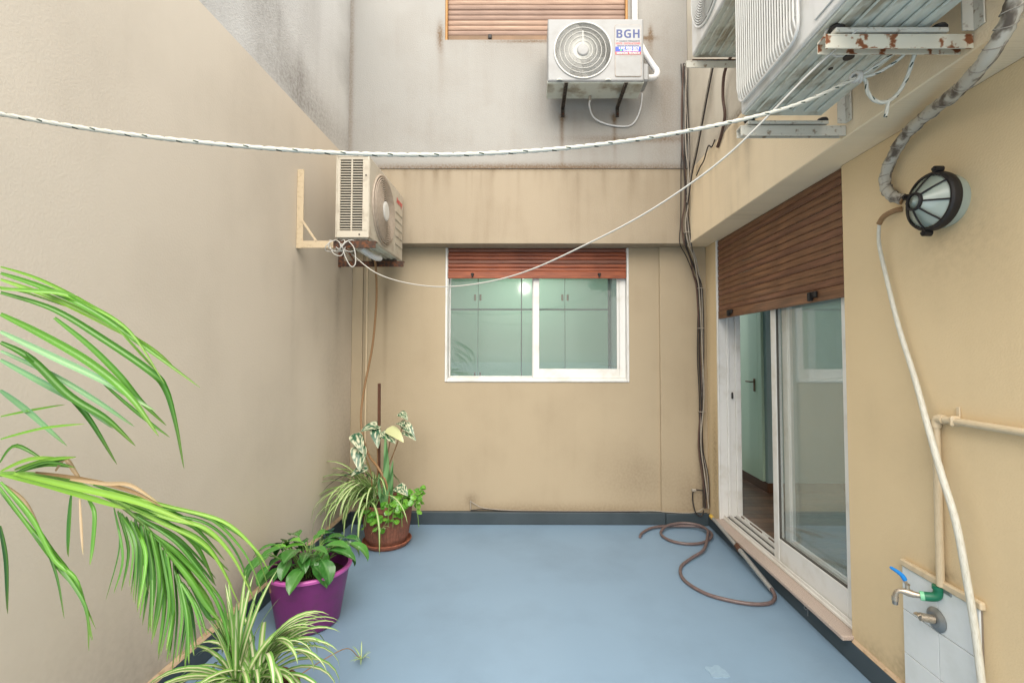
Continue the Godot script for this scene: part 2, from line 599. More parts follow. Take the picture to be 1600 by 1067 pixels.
	wood("washed_slat", 125, Color(0.46, 0.365, 0.315), Color(0.69, 0.585, 0.52), 0.7, 0.8, 9.0)
	wood("washed_slat_b", 126, Color(0.54, 0.43, 0.37), Color(0.78, 0.67, 0.58), 0.75, 0.8, 9.0)
	wood("sill_timber", 127, Color(0.42, 0.35, 0.28), Color(0.62, 0.5, 0.40), 0.8, 0.8, 0.3)
	wood("floor_plank", 128, Color(0.26, 0.18, 0.12), Color(0.42, 0.31, 0.22), 0.38, 3.0, 1.0)
	wood("floor_plank_b", 129, Color(0.32, 0.23, 0.16), Color(0.48, 0.36, 0.26), 0.38, 3.0, 1.0)
	wood("skirting_timber", 130, Color(0.30, 0.20, 0.13), Color(0.44, 0.30, 0.20), 0.5, 1.0, 5.0)
	wood("stake_timber", 131, Color(0.24, 0.14, 0.09), Color(0.42, 0.27, 0.19), 0.8, 9.0, 1.0)
	wood("edge_timber", 132, Color(0.62, 0.44, 0.24), Color(0.78, 0.60, 0.38), 0.7, 9.0, 1.0)
	mat("dark", Color(0.13, 0.12, 0.11), 0.7)
	mat("black_iron", Color(0.16, 0.15, 0.15), 0.55, 0.3)
	mat("white_paint", Color(0.88, 0.885, 0.88), 0.4)
	blotch("aged_white", 141, Color(0.875, 0.875, 0.865), Color(0.81, 0.80, 0.77), 0.4, 1.0, 0.012, 0.42, 1.3)
	mat("rail_metal", Color(0.62, 0.64, 0.66), 0.35, 0.6)
	mat("rubber_seal", Color(0.30, 0.29, 0.27), 0.8)
	var gl = mat("glass", Color(0.80, 0.92, 0.89, 0.07), 0.0)
	gl.transparency = BaseMaterial3D.TRANSPARENCY_ALPHA
	gl.metallic_specular = 0.6
	var g2 = mat("lamp_glass", Color(0.84, 0.90, 0.85, 0.5), 0.22)
	g2.transparency = BaseMaterial3D.TRANSPARENCY_ALPHA
	blotch("granite", 151, Color(0.55, 0.48, 0.44), Color(0.80, 0.75, 0.71), 0.36, 0.6, 0.16, 0.5, 6.0)
	mat("wardrobe_green", Color(0.535, 0.698, 0.621), 0.13)
	mat("door_green", Color(0.78, 0.88, 0.79), 0.3)
	mat("room_wall", Color(0.609, 0.697, 0.698), 0.85)
	mat("room_white", Color(0.82, 0.83, 0.82), 0.85)
	mat("brass", Color(0.42, 0.35, 0.24), 0.4, 0.7)
	var lb = mat("lamp_globe", Color(1, 1, 1), 0.4)
	lb.emission_enabled = true
	lb.emission = Color(1.0, 0.97, 0.92)
	lb.emission_energy_multiplier = 1.2
	# machines
	blotch("unit_white", 161, Color(0.84, 0.84, 0.83), Color(0.77, 0.76, 0.73), 0.45, 1.0, 0.01, 0.38, 2.0)
	blotch("unit_bright", 160, Color(0.60, 0.605, 0.605), Color(0.565, 0.565, 0.56), 0.4, 1.0, 0.01, 0.38, 2.0)
	blotch("unit_cream", 162, Color(0.77, 0.74, 0.675), Color(0.67, 0.63, 0.565), 0.5, 0.95, 0.012, 0.45, 2.0)
	blotch("unit_underside", 163, Color(0.79, 0.805, 0.765), Color(0.58, 0.55, 0.48), 0.45, 0.9, 0.012, 0.5, 1.5)
	blotch("guard_white", 164, Color(0.86, 0.86, 0.84), Color(0.76, 0.75, 0.72), 0.5, 0.9, 0.03, 0.4, 3.0)
	blotch("guard_aged", 165, Color(0.72, 0.665, 0.60), Color(0.56, 0.49, 0.43), 0.4, 0.8, 0.03, 0.45, 3.0)
	mat("fan_grey", Color(0.42, 0.42, 0.41), 0.5)
	mat("fan_pale", Color(0.50, 0.51, 0.51), 0.5)
	mat("coil_pale", Color(0.25, 0.255, 0.26), 0.6)
	mat("fan_dark", Color(0.27, 0.25, 0.24), 0.5)
	mat("coil_dark", Color(0.17, 0.165, 0.16), 0.6)
	blotch("rusty_iron", 166, Color(0.27, 0.20, 0.165), Color(0.45, 0.27, 0.16), 0.4, 0.75, 0.04, 0.8, 3.0)
	blotch("flaking_white", 167, Color(0.84, 0.82, 0.755), Color(0.50, 0.29, 0.16), 0.56, 0.68, 0.018, 0.6, 2.4)
	blotch("painted_iron", 168, Color(0.80, 0.79, 0.745), Color(0.56, 0.50, 0.43), 0.6, 0.85, 0.03, 0.55, 3.0)
	blotch("beige_iron", 169, Color(0.79, 0.72, 0.60), Color(0.71, 0.635, 0.52), 0.5, 0.9, 0.03, 0.6, 3.0)
	blotch("dark_iron", 170, Color(0.22, 0.19, 0.165), Color(0.38, 0.33, 0.28), 0.4, 0.8, 0.04, 0.7, 3.0)
	mat("sticker_white", Color(0.63, 0.64, 0.65), 0.35)
	mat("print_blue", Color(0.14, 0.22, 0.46), 0.4)
	mat("print_deep_blue", Color(0.10, 0.25, 0.70), 0.4)
	mat("print_red", Color(0.80, 0.22, 0.22), 0.4)
	mat("print_grey", Color(0.34, 0.36, 0.40), 0.4)
	mat("print_white", Color(0.93, 0.93, 0.93), 0.4)
	mat("print_green", Color(0.35, 0.72, 0.42), 0.4)
	blotch("wrap_white", 171, Color(0.88, 0.885, 0.89), Color(0.72, 0.72, 0.72), 0.5, 0.9, 0.05, 0.5, 4.0)
	blotch("wrap_dirty", 172, Color(0.72, 0.70, 0.65), Color(0.36, 0.32, 0.28), 0.44, 0.82, 0.012, 0.75, 1.0)
	M.wrap_dirty.uv1_scale = Vector3(0.5, 3.0, 1)
	blotch("wrap_seam", 185, Color(0.68, 0.66, 0.62), Color(0.45, 0.41, 0.36), 0.4, 0.7, 0.02, 0.75, 3.0)
	blotch("cable_dark", 173, Color(0.13, 0.115, 0.11), Color(0.24, 0.21, 0.195), 0.3, 0.8, 0.04, 0.6, 4.0)
	blotch("cable_brown", 174, Color(0.30, 0.22, 0.19), Color(0.42, 0.32, 0.27), 0.3, 0.8, 0.04, 0.6, 4.0)
	blotch("cable_grey", 175, Color(0.68, 0.65, 0.60), Color(0.42, 0.38, 0.33), 0.45, 0.8, 0.04, 0.6, 4.0)
	blotch("hose_brown", 176, Color(0.60, 0.47, 0.32), Color(0.48, 0.36, 0.24), 0.3, 0.8, 0.04, 0.5, 4.0)
	blotch("hose_white", 177, Color(0.82, 0.815, 0.77), Color(0.70, 0.68, 0.61), 0.4, 0.9, 0.03, 0.45, 3.0)
	blotch("hose_garden", 178, Color(0.37, 0.31, 0.305), Color(0.47, 0.41, 0.40), 0.3, 0.8, 0.03, 0.35, 3.0)
	mat("hose_clear", Color(0.62, 0.60, 0.60), 0.25)
	blotch("steel_pipe", 179, Color(0.66, 0.67, 0.67), Color(0.48, 0.48, 0.47), 0.4, 0.8, 0.04, 0.4, 4.0, 0.35)
	mat("yellow_tape", Color(0.80, 0.66, 0.28), 0.6)
	mat("cord_white", Color(0.74, 0.735, 0.71), 0.8)
	var rp = mat("rope_weave", Color.WHITE, 0.85)
	rp.vertex_color_use_as_albedo = true
	blotch("pipe_beige", 181, Color(0.80, 0.735, 0.62), Color(0.75, 0.675, 0.55), 0.4, 0.9, 0.03, 0.5, 3.0)
	blotch("tile_glaze", 182, Color(0.85, 0.87, 0.875), Color(0.82, 0.84, 0.84), 0.3, 0.9, 0.008, 0.18, 3.0)
	mat("grout", Color(0.50, 0.46, 0.41), 0.9)
	mat("green_plastic", Color(0.05, 0.42, 0.30), 0.35)
	mat("pale_green_plastic", Color(0.50, 0.78, 0.62), 0.4)
	blotch("chrome_worn", 183, Color(0.76, 0.72, 0.66), Color(0.52, 0.46, 0.38), 0.4, 0.8, 0.05, 0.3, 8.0, 0.75)
	mat("zinc", Color(0.56, 0.57, 0.57), 0.4, 0.7)
	mat("lever_blue", Color(0.08, 0.50, 0.82), 0.4)
	# pots and plants
	blotch("terracotta", 191, Color(0.52, 0.33, 0.26), Color(0.43, 0.285, 0.23), 0.3, 0.8, 0.03, 0.75, 3.0)
	blotch("terracotta_saucer", 192, Color(0.60, 0.36, 0.27), Color(0.46, 0.28, 0.21), 0.3, 0.8, 0.03, 0.7, 3.0)
	mat("stem_green", Color(0.42, 0.56, 0.28), 0.6)
	blotch("purple_plastic", 195, Color(0.43, 0.165, 0.405), Color(0.40, 0.175, 0.375), 0.45, 0.85, 0.03, 0.42, 2.0)
	mat("magenta_rim", Color(0.74, 0.36, 0.66), 0.4)
	blotch("soil", 193, Color(0.17, 0.12, 0.09), Color(0.28, 0.21, 0.15), 0.3, 0.8, 0.08, 0.95, 5.0)
	for k in [["leaf", 0.5, 0.35], ["glossy_leaf", 0.22, 0.3], ["palm_leaf", 0.33, 0.55]]:
		var lm = mat(k[0], Color.WHITE, k[1])
		lm.vertex_color_use_as_albedo = true
		lm.cull_mode = BaseMaterial3D.CULL_DISABLED
		lm.backlight_enabled = true
		lm.backlight = Color(0.16, 0.26, 0.06) * k[2] * 2.0

func floor_and_walls():
	# ground
	var g := MB.new()
	g.span(V(-1.9, -0.2, -4.3), V(XR + 0.14, 0, 0.3))
	g.span(V(-40, -0.25, 0.3), V(40, -0.002, 60))
	var ground = part(self, "floor", g, M.floor_paint)
	ground.set_meta("kind", "structure")
	var scuff := MB.new()
	var poly := PackedVector2Array()
	for k in 16:
		var r = 0.042 * (0.7 + 0.5 * rng.randf())
		poly.append(Vector2(cos(TAU * k / 16) * r * 1.2, sin(TAU * k / 16) * r))
	scuff.prism(poly, 0.002, Transform3D(Basis(Vector3.RIGHT, PI / 2), V(0.83, 0.002, -2.12)))
	part(ground, "paint_patch", scuff, M.pale_scuff)
	# left wall
	var lw = thing("left_wall", "tall cream party wall on the left with bare grey plaster above the paint line", "wall")
	var a := MB.new()
	a.span(V(XL - 0.3, 0, -4.3), V(XL, 2.97, 0.3))
	part(lw, "cream_plaster", a, M.cream_plaster)
	a = MB.new()
	a.span(V(XL - 0.3, 2.97, -4.3), V(XL, 4.7, -1.6))
	a.span(V(XL - 0.3, 2.97, -1.6), V(XL, 3.4, 0.3))
	part(lw, "upper_plaster", a, M.grey_plaster)
	a = MB.new()
	a.span(V(XL, 0, -3.895), V(XL + 0.022, 0.105, 0.3), 0.004)
	part(lw, "plinth", a, M.plinth_paint)
	a = MB.new()
	var poly2 := PackedVector2Array([Vector2(0, 0), Vector2(0.02, 0), Vector2(0.013, 0.009), Vector2(0, 0.018)])
	a.prism(poly2, 4.19, Transform3D(Basis(), V(XL + 0.0005, 0.1055, -3.894)))
	part(lw, "mortar_edge", a, M.bare_mortar)
	# back wall with its window opening
	var bw = thing("back_wall", "beige end wall with sliding window, beam and stained white upper storey", "wall")
	a = MB.new()
	var x0 = -0.707
	var x1 = 0.832
	var y0 = 1.153
	a.span(V(XL, 0, -4.12), V(x0, LINTEL - 0.001, -D))
	a.span(V(x1, 0, -4.12), V(XR + 0.1, LINTEL - 0.001, -D))
	a.span(V(x0, 0, -4.12), V(x1, y0, -D))
	part(bw, "plaster", a, M.beige_plaster)
	a = MB.new()
	a.span(V(1.082, 0, -D), V(XR, LINTEL, -D + 0.03), 0.004)
	part(bw, "pilaster", a, M.beige_plaster)
	a = MB.new()
	a.span(V(XL, 0, -D), V(-1.39, LINTEL, -D + 0.025), 0.004)
	part(bw, "pilaster", a, M.beige_plaster)
	a = MB.new()
	a.level_uv = 2
	a.span(V(XL, LINTEL, -4.12), V(XB, 2.895, -DB - 0.006), 0.004)
	part(bw, "beam", a, M.beam_plaster)
	a = MB.new()
	var u0 = -0.698
	var u1 = 0.808
	var v0 = 3.966
	var v1 = 4.55
	a.span(V(XL, 2.895, -4.12), V(XB, v0, -DB))
	a.span(V(XL, v0, -4.12), V(u0, v1, -DB))
	a.span(V(u1, v0, -4.12), V(XB, v1, -DB))
	a.span(V(XL, v1, -4.12), V(XB, 4.7, -DB))
	part(bw, "upper_plaster", a, M.white_plaster)
	a = MB.new()
	a.span(V(XL + 0.022, 0, -D + 0.001), V(1.11, 0.100, -D + 0.045), 0.004)
	part(bw, "plinth", a, M.plinth_paint)
	a = MB.new()
	a.span(V(1.11, 0, -D + 0.001), V(XR - 0.014, 0.098, -D + 0.062), 0.004)
	part(bw, "plinth", a, M.plinth_paint)
	# right wall: near pier, far pier, beam, upper storey
	var rw = thing("right_wall", "ochre right hand wall under a projecting beam, holding the sliding door", "wall")
	a = MB.new()
	a.span(V(XR, 0, -2.19), V(XR + 0.14, LINTEL, -0.5), 0.004)
	part(rw, "plaster", a, M.ochre_plaster)
	a = MB.new()
	a.span(V(XR, 0, -4.12), V(XR + 0.1, LINTEL, -3.682), 0.004)
	part(rw, "plaster", a, M.ochre_plaster)
	a = MB.new()
	a.level_uv = 1
	a.span(V(XB, LINTEL, -4.12), V(1.8, 2.862, -0.5), 0.004)
	part(rw, "beam", a, M.fascia_plaster)
	a = MB.new()
	a.span(V(XB + 0.003, 2.862, -4.12), V(1.8, 4.7, -2.5))
	a.span(V(XB + 0.003, 2.862, -2.5), V(1.8, 3.2, -0.5))
	part(rw, "upper_plaster", a, M.upper_plaster)
	a = MB.new()
	a.span(V(XR - 0.015, 0, -3.87), V(XR - 0.0005, 0.1, -0.5), 0.004)
	part(rw, "plinth", a, M.plinth_paint)
	a = MB.new()
	poly2 = PackedVector2Array([Vector2(0, 0), Vector2(-0.0135, 0), Vector2(-0.008, 0.008), Vector2(0, 0.014)])
	a.prism(poly2, 1.66, Transform3D(Basis(), V(XR - 0.001, 0.1005, -2.17)))
	part(rw, "mortar_edge", a, M.bare_mortar)

func rooms():
	# wardrobe room behind the end wall
	var r = structure("bedroom_walls")
	var a := MB.new()
	a.span(V(-1.95, 0.15, -5.9), V(-1.8, 2.6, -4.12))
	part(r, "side_wall", a, M.room_white)
	a = MB.new()
	a.span(V(1.45, 0.15, -6.2), V(1.58, 2.6, -5.5))
	a.span(V(1.45, 2.2, -5.5), V(1.58, 2.6, -4.65))
	a.span(V(1.45, 0.15, -4.65), V(1.58, 2.6, -4.12))
	part(r, "side_wall", a, M.room_wall)
	a = MB.new()
	a.span(V(-1.95, 0.15, -6.3), V(1.58, 2.6, -6.2))
	part(r, "back_wall_of_room", a, M.room_white)
	a = MB.new()
	a.span(V(0.98, 0.15, -6.2), V(1.45, 2.6, -5.64))
	part(r, "nib_wall", a, M.room_wall)
	a = MB.new()
	a.span(V(-1.95, 2.6, -6.3), V(1.58, 2.7, -4.12))
	part(r, "ceiling", a, M.room_white)
	a = MB.new()
	a.span(V(-1.95, 0.0, -6.3), V(1.58, 0.15, -4.12))
	part(r, "timber_floor", a, M.floor_plank)
	var w = thing("wardrobe", "pale green built in wardrobe seen through the end window", "wardrobe", V(-0.1, 0.15, -5.6))
	a = MB.new()
	a.span(V(-1.6, 0, -0.55), V(1.07, 2.4, -0.03))
	part(w, "carcass", a, M.coil_dark)
	for i in 5:
		var dx0 = -1.55 + i * 0.517 + (0.006 if i >= 3 else 0.0)
		for row in 2:
			var d := MB.new()
			var ya = 0.06 if row == 0 else 1.772
			var yb = 1.752 if row == 0 else 2.40
			d.span(V(dx0 + 0.002, ya, -0.026), V(dx0 + 0.513, yb, 0), 0.004)
			var dd = part(w, "door", d, M.wardrobe_green)
			var hx = dx0 + 0.513 - 0.03 if i % 2 == 1 else dx0 + 0.03
			var hm := MB.new()
			var hy = 0.98 if row == 0 else 1.905
			hm.box(V(hx, hy, 0.006), V(0.024, 0.075, 0.012), 0.003)
			part(dd, "handle", hm, M.brass)
	# the lit globe whose reflection shows in the wardrobe doors
	var l = thing("globe_lamp", "lit white globe lamp hanging in the room behind the end window", "lamp", V(-0.07, 2.6, -4.95))
	a = MB.new()
	a.tube([V(0, 0, 0), V(0, -0.28, 0)], 0.005, 6)
	part(l, "flex", a, M.white_paint)
	a = MB.new()
	var pr = []
	for k in 13:
		var an = -PI / 2 + PI * k / 12
		pr.append([0.075 * cos(an), 0.075 * sin(an) - 0.345])
	a.lathe(pr, 24, Transform3D(), true)
	part(l, "globe", a, M.lamp_globe)
	var o := OmniLight3D.new()
	o.name = "globe_light"
	o.position = V(0, -0.345, 0)
	o.light_energy = 0.13
	o.light_size = 0.07
	o.light_color = Color(1.0, 0.97, 0.92)
	o.omni_range = 8.0
	o.omni_attenuation = 2.0
	o.shadow_enabled = true
	l.add_child(o)
	# room behind the sliding door
	var q = structure("living_room_walls")
	a = MB.new()
	a.span(V(2.141, 0.15, -4.46), V(4.6, 2.5, -4.262))
	part(q, "end_wall", a, M.room_wall)
	a = MB.new()
	a.span(V(2.141, 0.15, -5.30), V(2.28, 2.5, -4.46))
	part(q, "passage_wall", a, M.room_wall)
	a = MB.new()
	a.span(V(1.58, 0.15, -5.36), V(2.28, 0.20, -5.30))
	part(q, "passage_end", a, M.room_white)
	a = MB.new()
	a.span(V(4.6, 0.15, -4.46), V(4.75, 2.5, -3.6))
	a.span(V(4.6, 0.15, -3.6), V(4.75, 1.3, -1.4))
	a.span(V(4.6, 2.3, -3.6), V(4.75, 2.5, -1.4))
	a.span(V(4.6, 0.15, -1.4), V(4.75, 2.5, -0.6))
	part(q, "far_wall", a, M.room_white)
	a = MB.new()
	a.span(V(1.61, 0.15, -0.6), V(4.75, 2.5, -0.45))
	part(q, "near_wall", a, M.room_white)
	a = MB.new()
	a.span(V(1.8, 2.5, -4.46), V(4.75, 2.6, -0.45))
	a.span(V(1.58, 2.5, -4.9), V(2.28, 2.6, -4.46))
	a.span(V(1.58, 2.281, -4.12), V(1.8, 2.6, -4.46))
	part(q, "ceiling", a, M.room_white)
	a = MB.new()
	a.span(V(2.141, 0.15, -4.262), V(4.6, 0.235, -4.25), 0.003)
	part(q, "skirting_board", a, M.skirting_timber)
	a = MB.new()
	a.span(V(2.129, 0.15, -5.30), V(2.141, 0.235, -4.25), 0.003)
	part(q, "skirting_board", a, M.skirting_timber)
	# doors on the passage wall
	var gd = thing("passage_door", "pale green flush door with brass lever in the passage beyond the glass", "door", V(2.139, 0.238, -4.80))
	a = MB.new()
	a.span(V(-0.022, 0, -0.42), V(-0.006, 2.0, 0.42), 0.003)
	part(gd, "door_leaf", a, M.door_green)
	a = MB.new()
	a.span(V(-0.026, 0, 0.428), V(0, 2.04, 0.50), 0.003)
	part(gd, "door_frame", a, M.door_green)
	a = MB.new()
	a.box(V(-0.026, 0.86, 0.36), V(0.008, 0.12, 0.03), 0.002)
	a.tube([V(-0.03, 0.89, 0.36), V(-0.06, 0.89, 0.36), V(-0.062, 0.89, 0.27)], 0.007, 6)
	part(gd, "handle", a, M.brass)
	# oak boards
	var fl = structure("living_room_floor")
	a = MB.new()
	a.span(V(1.62, 0.0, -5.30), V(4.75, 0.138, -0.45))
	part(fl, "subfloor", a, M.dark)
	var meshes = []
	for k in 3:
		var b := MB.new()
		b.span(V(0.001 + k * 3, 0, 0.001), V(k * 3 + 0.719, 0.012, 0.089), 0.0015)
		var mesh = b.mesh()
		meshes.append([mesh, k * 3])
	for row in range(3, 38):
		for k in 5:
			var x = 1.63 + k * 0.72 - (row % 3) * 0.24
			var z = -5.5 + row * 0.09
			var cut = maxf(0.0, 1.625 - x)
			if cut > 0.6 or x > 4.1:
				continue
			var mk = meshes[(row * 7 + k * 3) % 3]
			var pk = part(fl, "floorboard", mk[0], M.floor_plank if (row * 5 + k) % 3 else M.floor_plank_b)
			var sc = (0.72 - cut) / 0.72
			pk.scale = V(sc, 1, 1)
			pk.position = V(x + cut - mk[1] * sc, 0.138, z)

func slat_mesh(length: float, h: float, depth: float, along_z := false) -> ArrayMesh:
	var poly := PackedVector2Array()
	poly.append(Vector2(0, -h * 0.5))
	for k in 7:
		var an = -PI / 2 + PI * k / 6
		poly.append(Vector2(depth * (0.45 + 0.55 * cos(an)), sin(an) * h * 0.46))
	poly.append(Vector2(0, h * 0.5))
	var b := MB.new()
	# profile: first axis is outwards, second is up
	var bas = Basis(V(0, 0, 1), V(0, 1, 0), V(1, 0, 0)) if not along_z else Basis(V(-1, 0, 0), V(0, 1, 0), V(0, 0, 1))
	var org = V(-length * 0.5, 0, 0) if not along_z else V(0, 0, -length * 0.5)
	b.prism(poly, length, Transform3D(bas, org))
	return b.mesh()

func window_parts():
	var bw = get_node("back_wall")
	var x0 = -0.707
	var x1 = 0.832
	var y0 = 1.153
	var z = -D
	var wn := MB.new()
	var fr = Node3D.new()
	fr.name = "window"
	bw.add_child(fr, true)
	# frame lining the opening
	wn.span(V(x0 + 0.001, y0 + 0.002, z - 0.14), V(x0 + 0.018, LINTEL - 0.002, z + 0.004), 0.003)
	wn.span(V(x1 - 0.018, y0 + 0.002, z - 0.14), V(x1 - 0.001, LINTEL - 0.002, z + 0.004), 0.003)
	part(fr, "frame", wn, M.aged_white)
	wn = MB.new()
	wn.span(V(x0 + 0.018, y0 + 0.002, z - 0.14), V(x1 - 0.018, y0 + 0.024, z + 0.008), 0.004)
	wn.span(V(x0 + 0.018, y0 + 0.024, z - 0.055), V(x1 - 0.018, y0 + 0.034, z - 0.05), 0.001)
	wn.span(V(x0 + 0.018, y0 + 0.024, z - 0.105), V(x1 - 0.018, y0 + 0.034, z - 0.10), 0.001)
	part(fr, "sill", wn, M.aged_white)
	# outer sash on the right, inner sash on the left
	for k in 2:
		var sx0 = 0.03 if k == 0 else x0 + 0.02
		var sx1 = x1 - 0.02 if k == 0 else 0.075
		var zz = z - 0.045 if k == 0 else z - 0.085
		var st = 0.052
		var sb := MB.new()
		var lo = y0 + 0.034
		var hi = 2.24
		var left_w = st if k == 0 else 0.010
		var bot = 0.075 if k == 0 else 0.012
		sb.span(V(sx0, lo, zz - 0.032), V(sx0 + left_w, hi, zz), 0.003)
		sb.span(V(sx1 - st, lo, zz - 0.032), V(sx1, hi, zz), 0.003)
		sb.span(V(sx0 + left_w, lo, zz - 0.031), V(sx1 - st, lo + bot, zz - 0.001), 0.003)
		sb.span(V(sx0 + left_w, hi - 0.05, zz - 0.031), V(sx1 - st, hi, zz - 0.001), 0.003)
		part(fr, "sash", sb, M.aged_white)
		var gb := MB.new()
		gb.span(V(sx0 + left_w - 0.002, lo + bot - 0.002, zz - 0.019), V(sx1 - st + 0.002, hi - 0.048, zz - 0.015))
		part(fr, "pane", gb, M.glass)
		if k == 0:
			var bead := MB.new()
			bead.span(V(sx1 - st - 0.022, lo + bot, zz - 0.014), V(sx1 - st - 0.001, hi - 0.05, zz - 0.003), 0.004)
			part(fr, "glazing_bead", bead, M.aged_white)
	# timber roller shutter
	var sh = Node3D.new()
	sh.name = "roller_shutter"
	bw.add_child(sh, true)
	var L = x1 - x0 - 0.042
	var sm = slat_mesh(L, 0.034, 0.012)
	var y = LINTEL - 0.018
	var k = 0
	while y > 2.09:
		var s = part(sh, "slat", sm, M.red_slat if k % 3 else M.red_slat_b)
		s.position = V((x0 + x1) * 0.5, y, z - 0.022 + rng.randf_range(-0.0015, 0.0015))
		s.rotation.z = rng.randf_range(-0.0012, 0.0012)
		y -= 0.033 + rng.randf_range(-0.001, 0.0015)
		k += 1
	var bar := MB.new()
	bar.span(V(x0 + 0.021, 2.022, z - 0.028), V(x1 - 0.021, 2.081, z - 0.008), 0.003)
	var bp = part(sh, "bottom_bar", bar, M.red_slat)
	for bx in [-0.48, 0.585]:
		var st := MB.new()
		st.box(V(bx, 2.058, z - 0.002), V(0.026, 0.016, 0.012), 0.003)
		st.box(V(bx, 2.044, z + 0.002), V(0.014, 0.024, 0.014), 0.003)
		part(bp, "stopper", st, M.black_iron)

func door_parts():
	var rw = get_node("right_wall")
	var za = -3.682
	var zb = -2.19
	var dr = Node3D.new()
	dr.name = "sliding_door"
	rw.add_child(dr, true)
	# jambs
	var b := MB.new()
	b.span(V(XR - 0.004, 0.122, za), V(1.475, LINTEL - 0.001, za + 0.022), 0.003)
	b.span(V(1.475, 0.122, za), V(1.535, LINTEL - 0.001, za + 0.012), 0.003)
	b.span(V(1.535, 0.122, za), V(1.555, LINTEL - 0.001, za + 0.02), 0.003)
	b.span(V(1.555, 0.122, za), V(1.60, LINTEL - 0.001, za + 0.012), 0.003)
	b.span(V(1.60, 0.122, za), V(1.64, LINTEL - 0.001, za + 0.024), 0.003)
	part(dr, "jamb", b, M.aged_white)
	b = MB.new()
	b.span(V(1.611, 0.122, zb - 0.02), V(1.64, LINTEL - 0.001, zb), 0.003)
	part(dr, "jamb", b, M.aged_white)
	b = MB.new()
	b.box(V(1.57, 1.07, za + 0.026), V(0.012, 0.05, 0.012), 0.003)
	part(dr, "catch", b, M.black_iron)
	# granite threshold and rails
	b = MB.new()
	b.span(V(1.415, 0.1005, za - 0.005), V(1.62, 0.122, -2.175), 0.004)
	part(dr, "threshold", b, M.granite)
	b = MB.new()
	b.span(V(1.490, 0.1225, za + 0.024), V(1.64, 0.140, zb - 0.021), 0.003)
	for x in [1.497, 1.535, 1.548, 1.588, 1.600, 1.632]:
		b.span(V(x - 0.003, 0.140, za + 0.024), V(x + 0.003, 0.158, zb - 0.021), 0.001)
	part(dr, "track", b, M.aged_white)
	b = MB.new()
	for x in [1.5225, 1.5745]:
		b.span(V(x - 0.008, 0.1405, za + 0.024), V(x + 0.008, 0.144, zb - 0.021))
	part(dr, "track_groove", b, M.rubber_seal)
	# two leaves, both pushed to the near side
	for k in 2:
		var x = 1.523 if k == 0 else 1.575
		var z0 = -2.94 + k * 0.035
		var z1 = zb - 0.022
		var lo = 0.147
		var hi = 2.26
		var s := MB.new()
		var w0 = 0.058
		s.span(V(x - 0.017, lo, z0), V(x + 0.017, hi, z0 + w0), 0.003)
		s.span(V(x - 0.017, lo, z1 - 0.06), V(x + 0.017, hi, z1), 0.003)
		s.span(V(x - 0.016, lo, z0 + w0), V(x + 0.016, lo + 0.135, z1 - 0.06), 0.003)
		s.span(V(x - 0.016, hi - 0.08, z0 + w0), V(x + 0.016, hi, z1 - 0.06), 0.003)
		var leafp = part(dr, "door_leaf", s, M.aged_white)
		var gbd := MB.new()
		gbd.span(V(x - 0.014, lo + 0.135, z0 + w0 + 0.0005), V(x - 0.003, hi - 0.08, z0 + w0 + 0.012), 0.003)
		gbd.span(V(x - 0.014, lo + 0.1355, z0 + w0 + 0.012), V(x - 0.003, lo + 0.147, z1 - 0.06), 0.003)
		part(leafp, "glazing_bead", gbd, M.rubber_seal if k == 0 else M.aged_white)
		var gp := MB.new()
		gp.span(V(x - 0.002, lo + 0.133, z0 + w0 - 0.002), V(x + 0.002, hi - 0.078, z1 - 0.058))
		part(leafp, "pane", gp, M.glass)
	# timber roller shutter
	var sh = Node3D.new()
	sh.name = "roller_shutter"
	rw.add_child(sh, true)
	var L = zb - za - 0.03
	var sm = slat_mesh(L, 0.040, 0.009, true)
	var y = LINTEL - 0.022
	var k2 = 0
	while y > 1.74:
		var s = part(sh, "slat", sm, [M.brown_slat, M.brown_slat_b, M.brown_slat][k2 % 3])
		s.position = V(1.484 + rng.randf_range(-0.0015, 0.0015), y, (za + zb) * 0.5 + 0.004)
		s.rotation.x = rng.randf_range(-0.0015, 0.0015)
		y -= 0.0392 + rng.randf_range(-0.001, 0.0015)
		k2 += 1
	var bar := MB.new()
	bar.span(V(1.470, 1.662, za + 0.024), V(1.490, 1.722, zb - 0.003), 0.003)
	var bp = part(sh, "bottom_bar", bar, M.brown_slat)
	for bz in [-2.42, -3.42]:
		var st := MB.new()
		st.box(V(1.462, 1.700, bz), V(0.014, 0.03, 0.06), 0.003)
		st.box(V(1.455, 1.690, bz - 0.015), V(0.022, 0.045, 0.02), 0.003)
		part(bp, "stopper", st, M.black_iron)

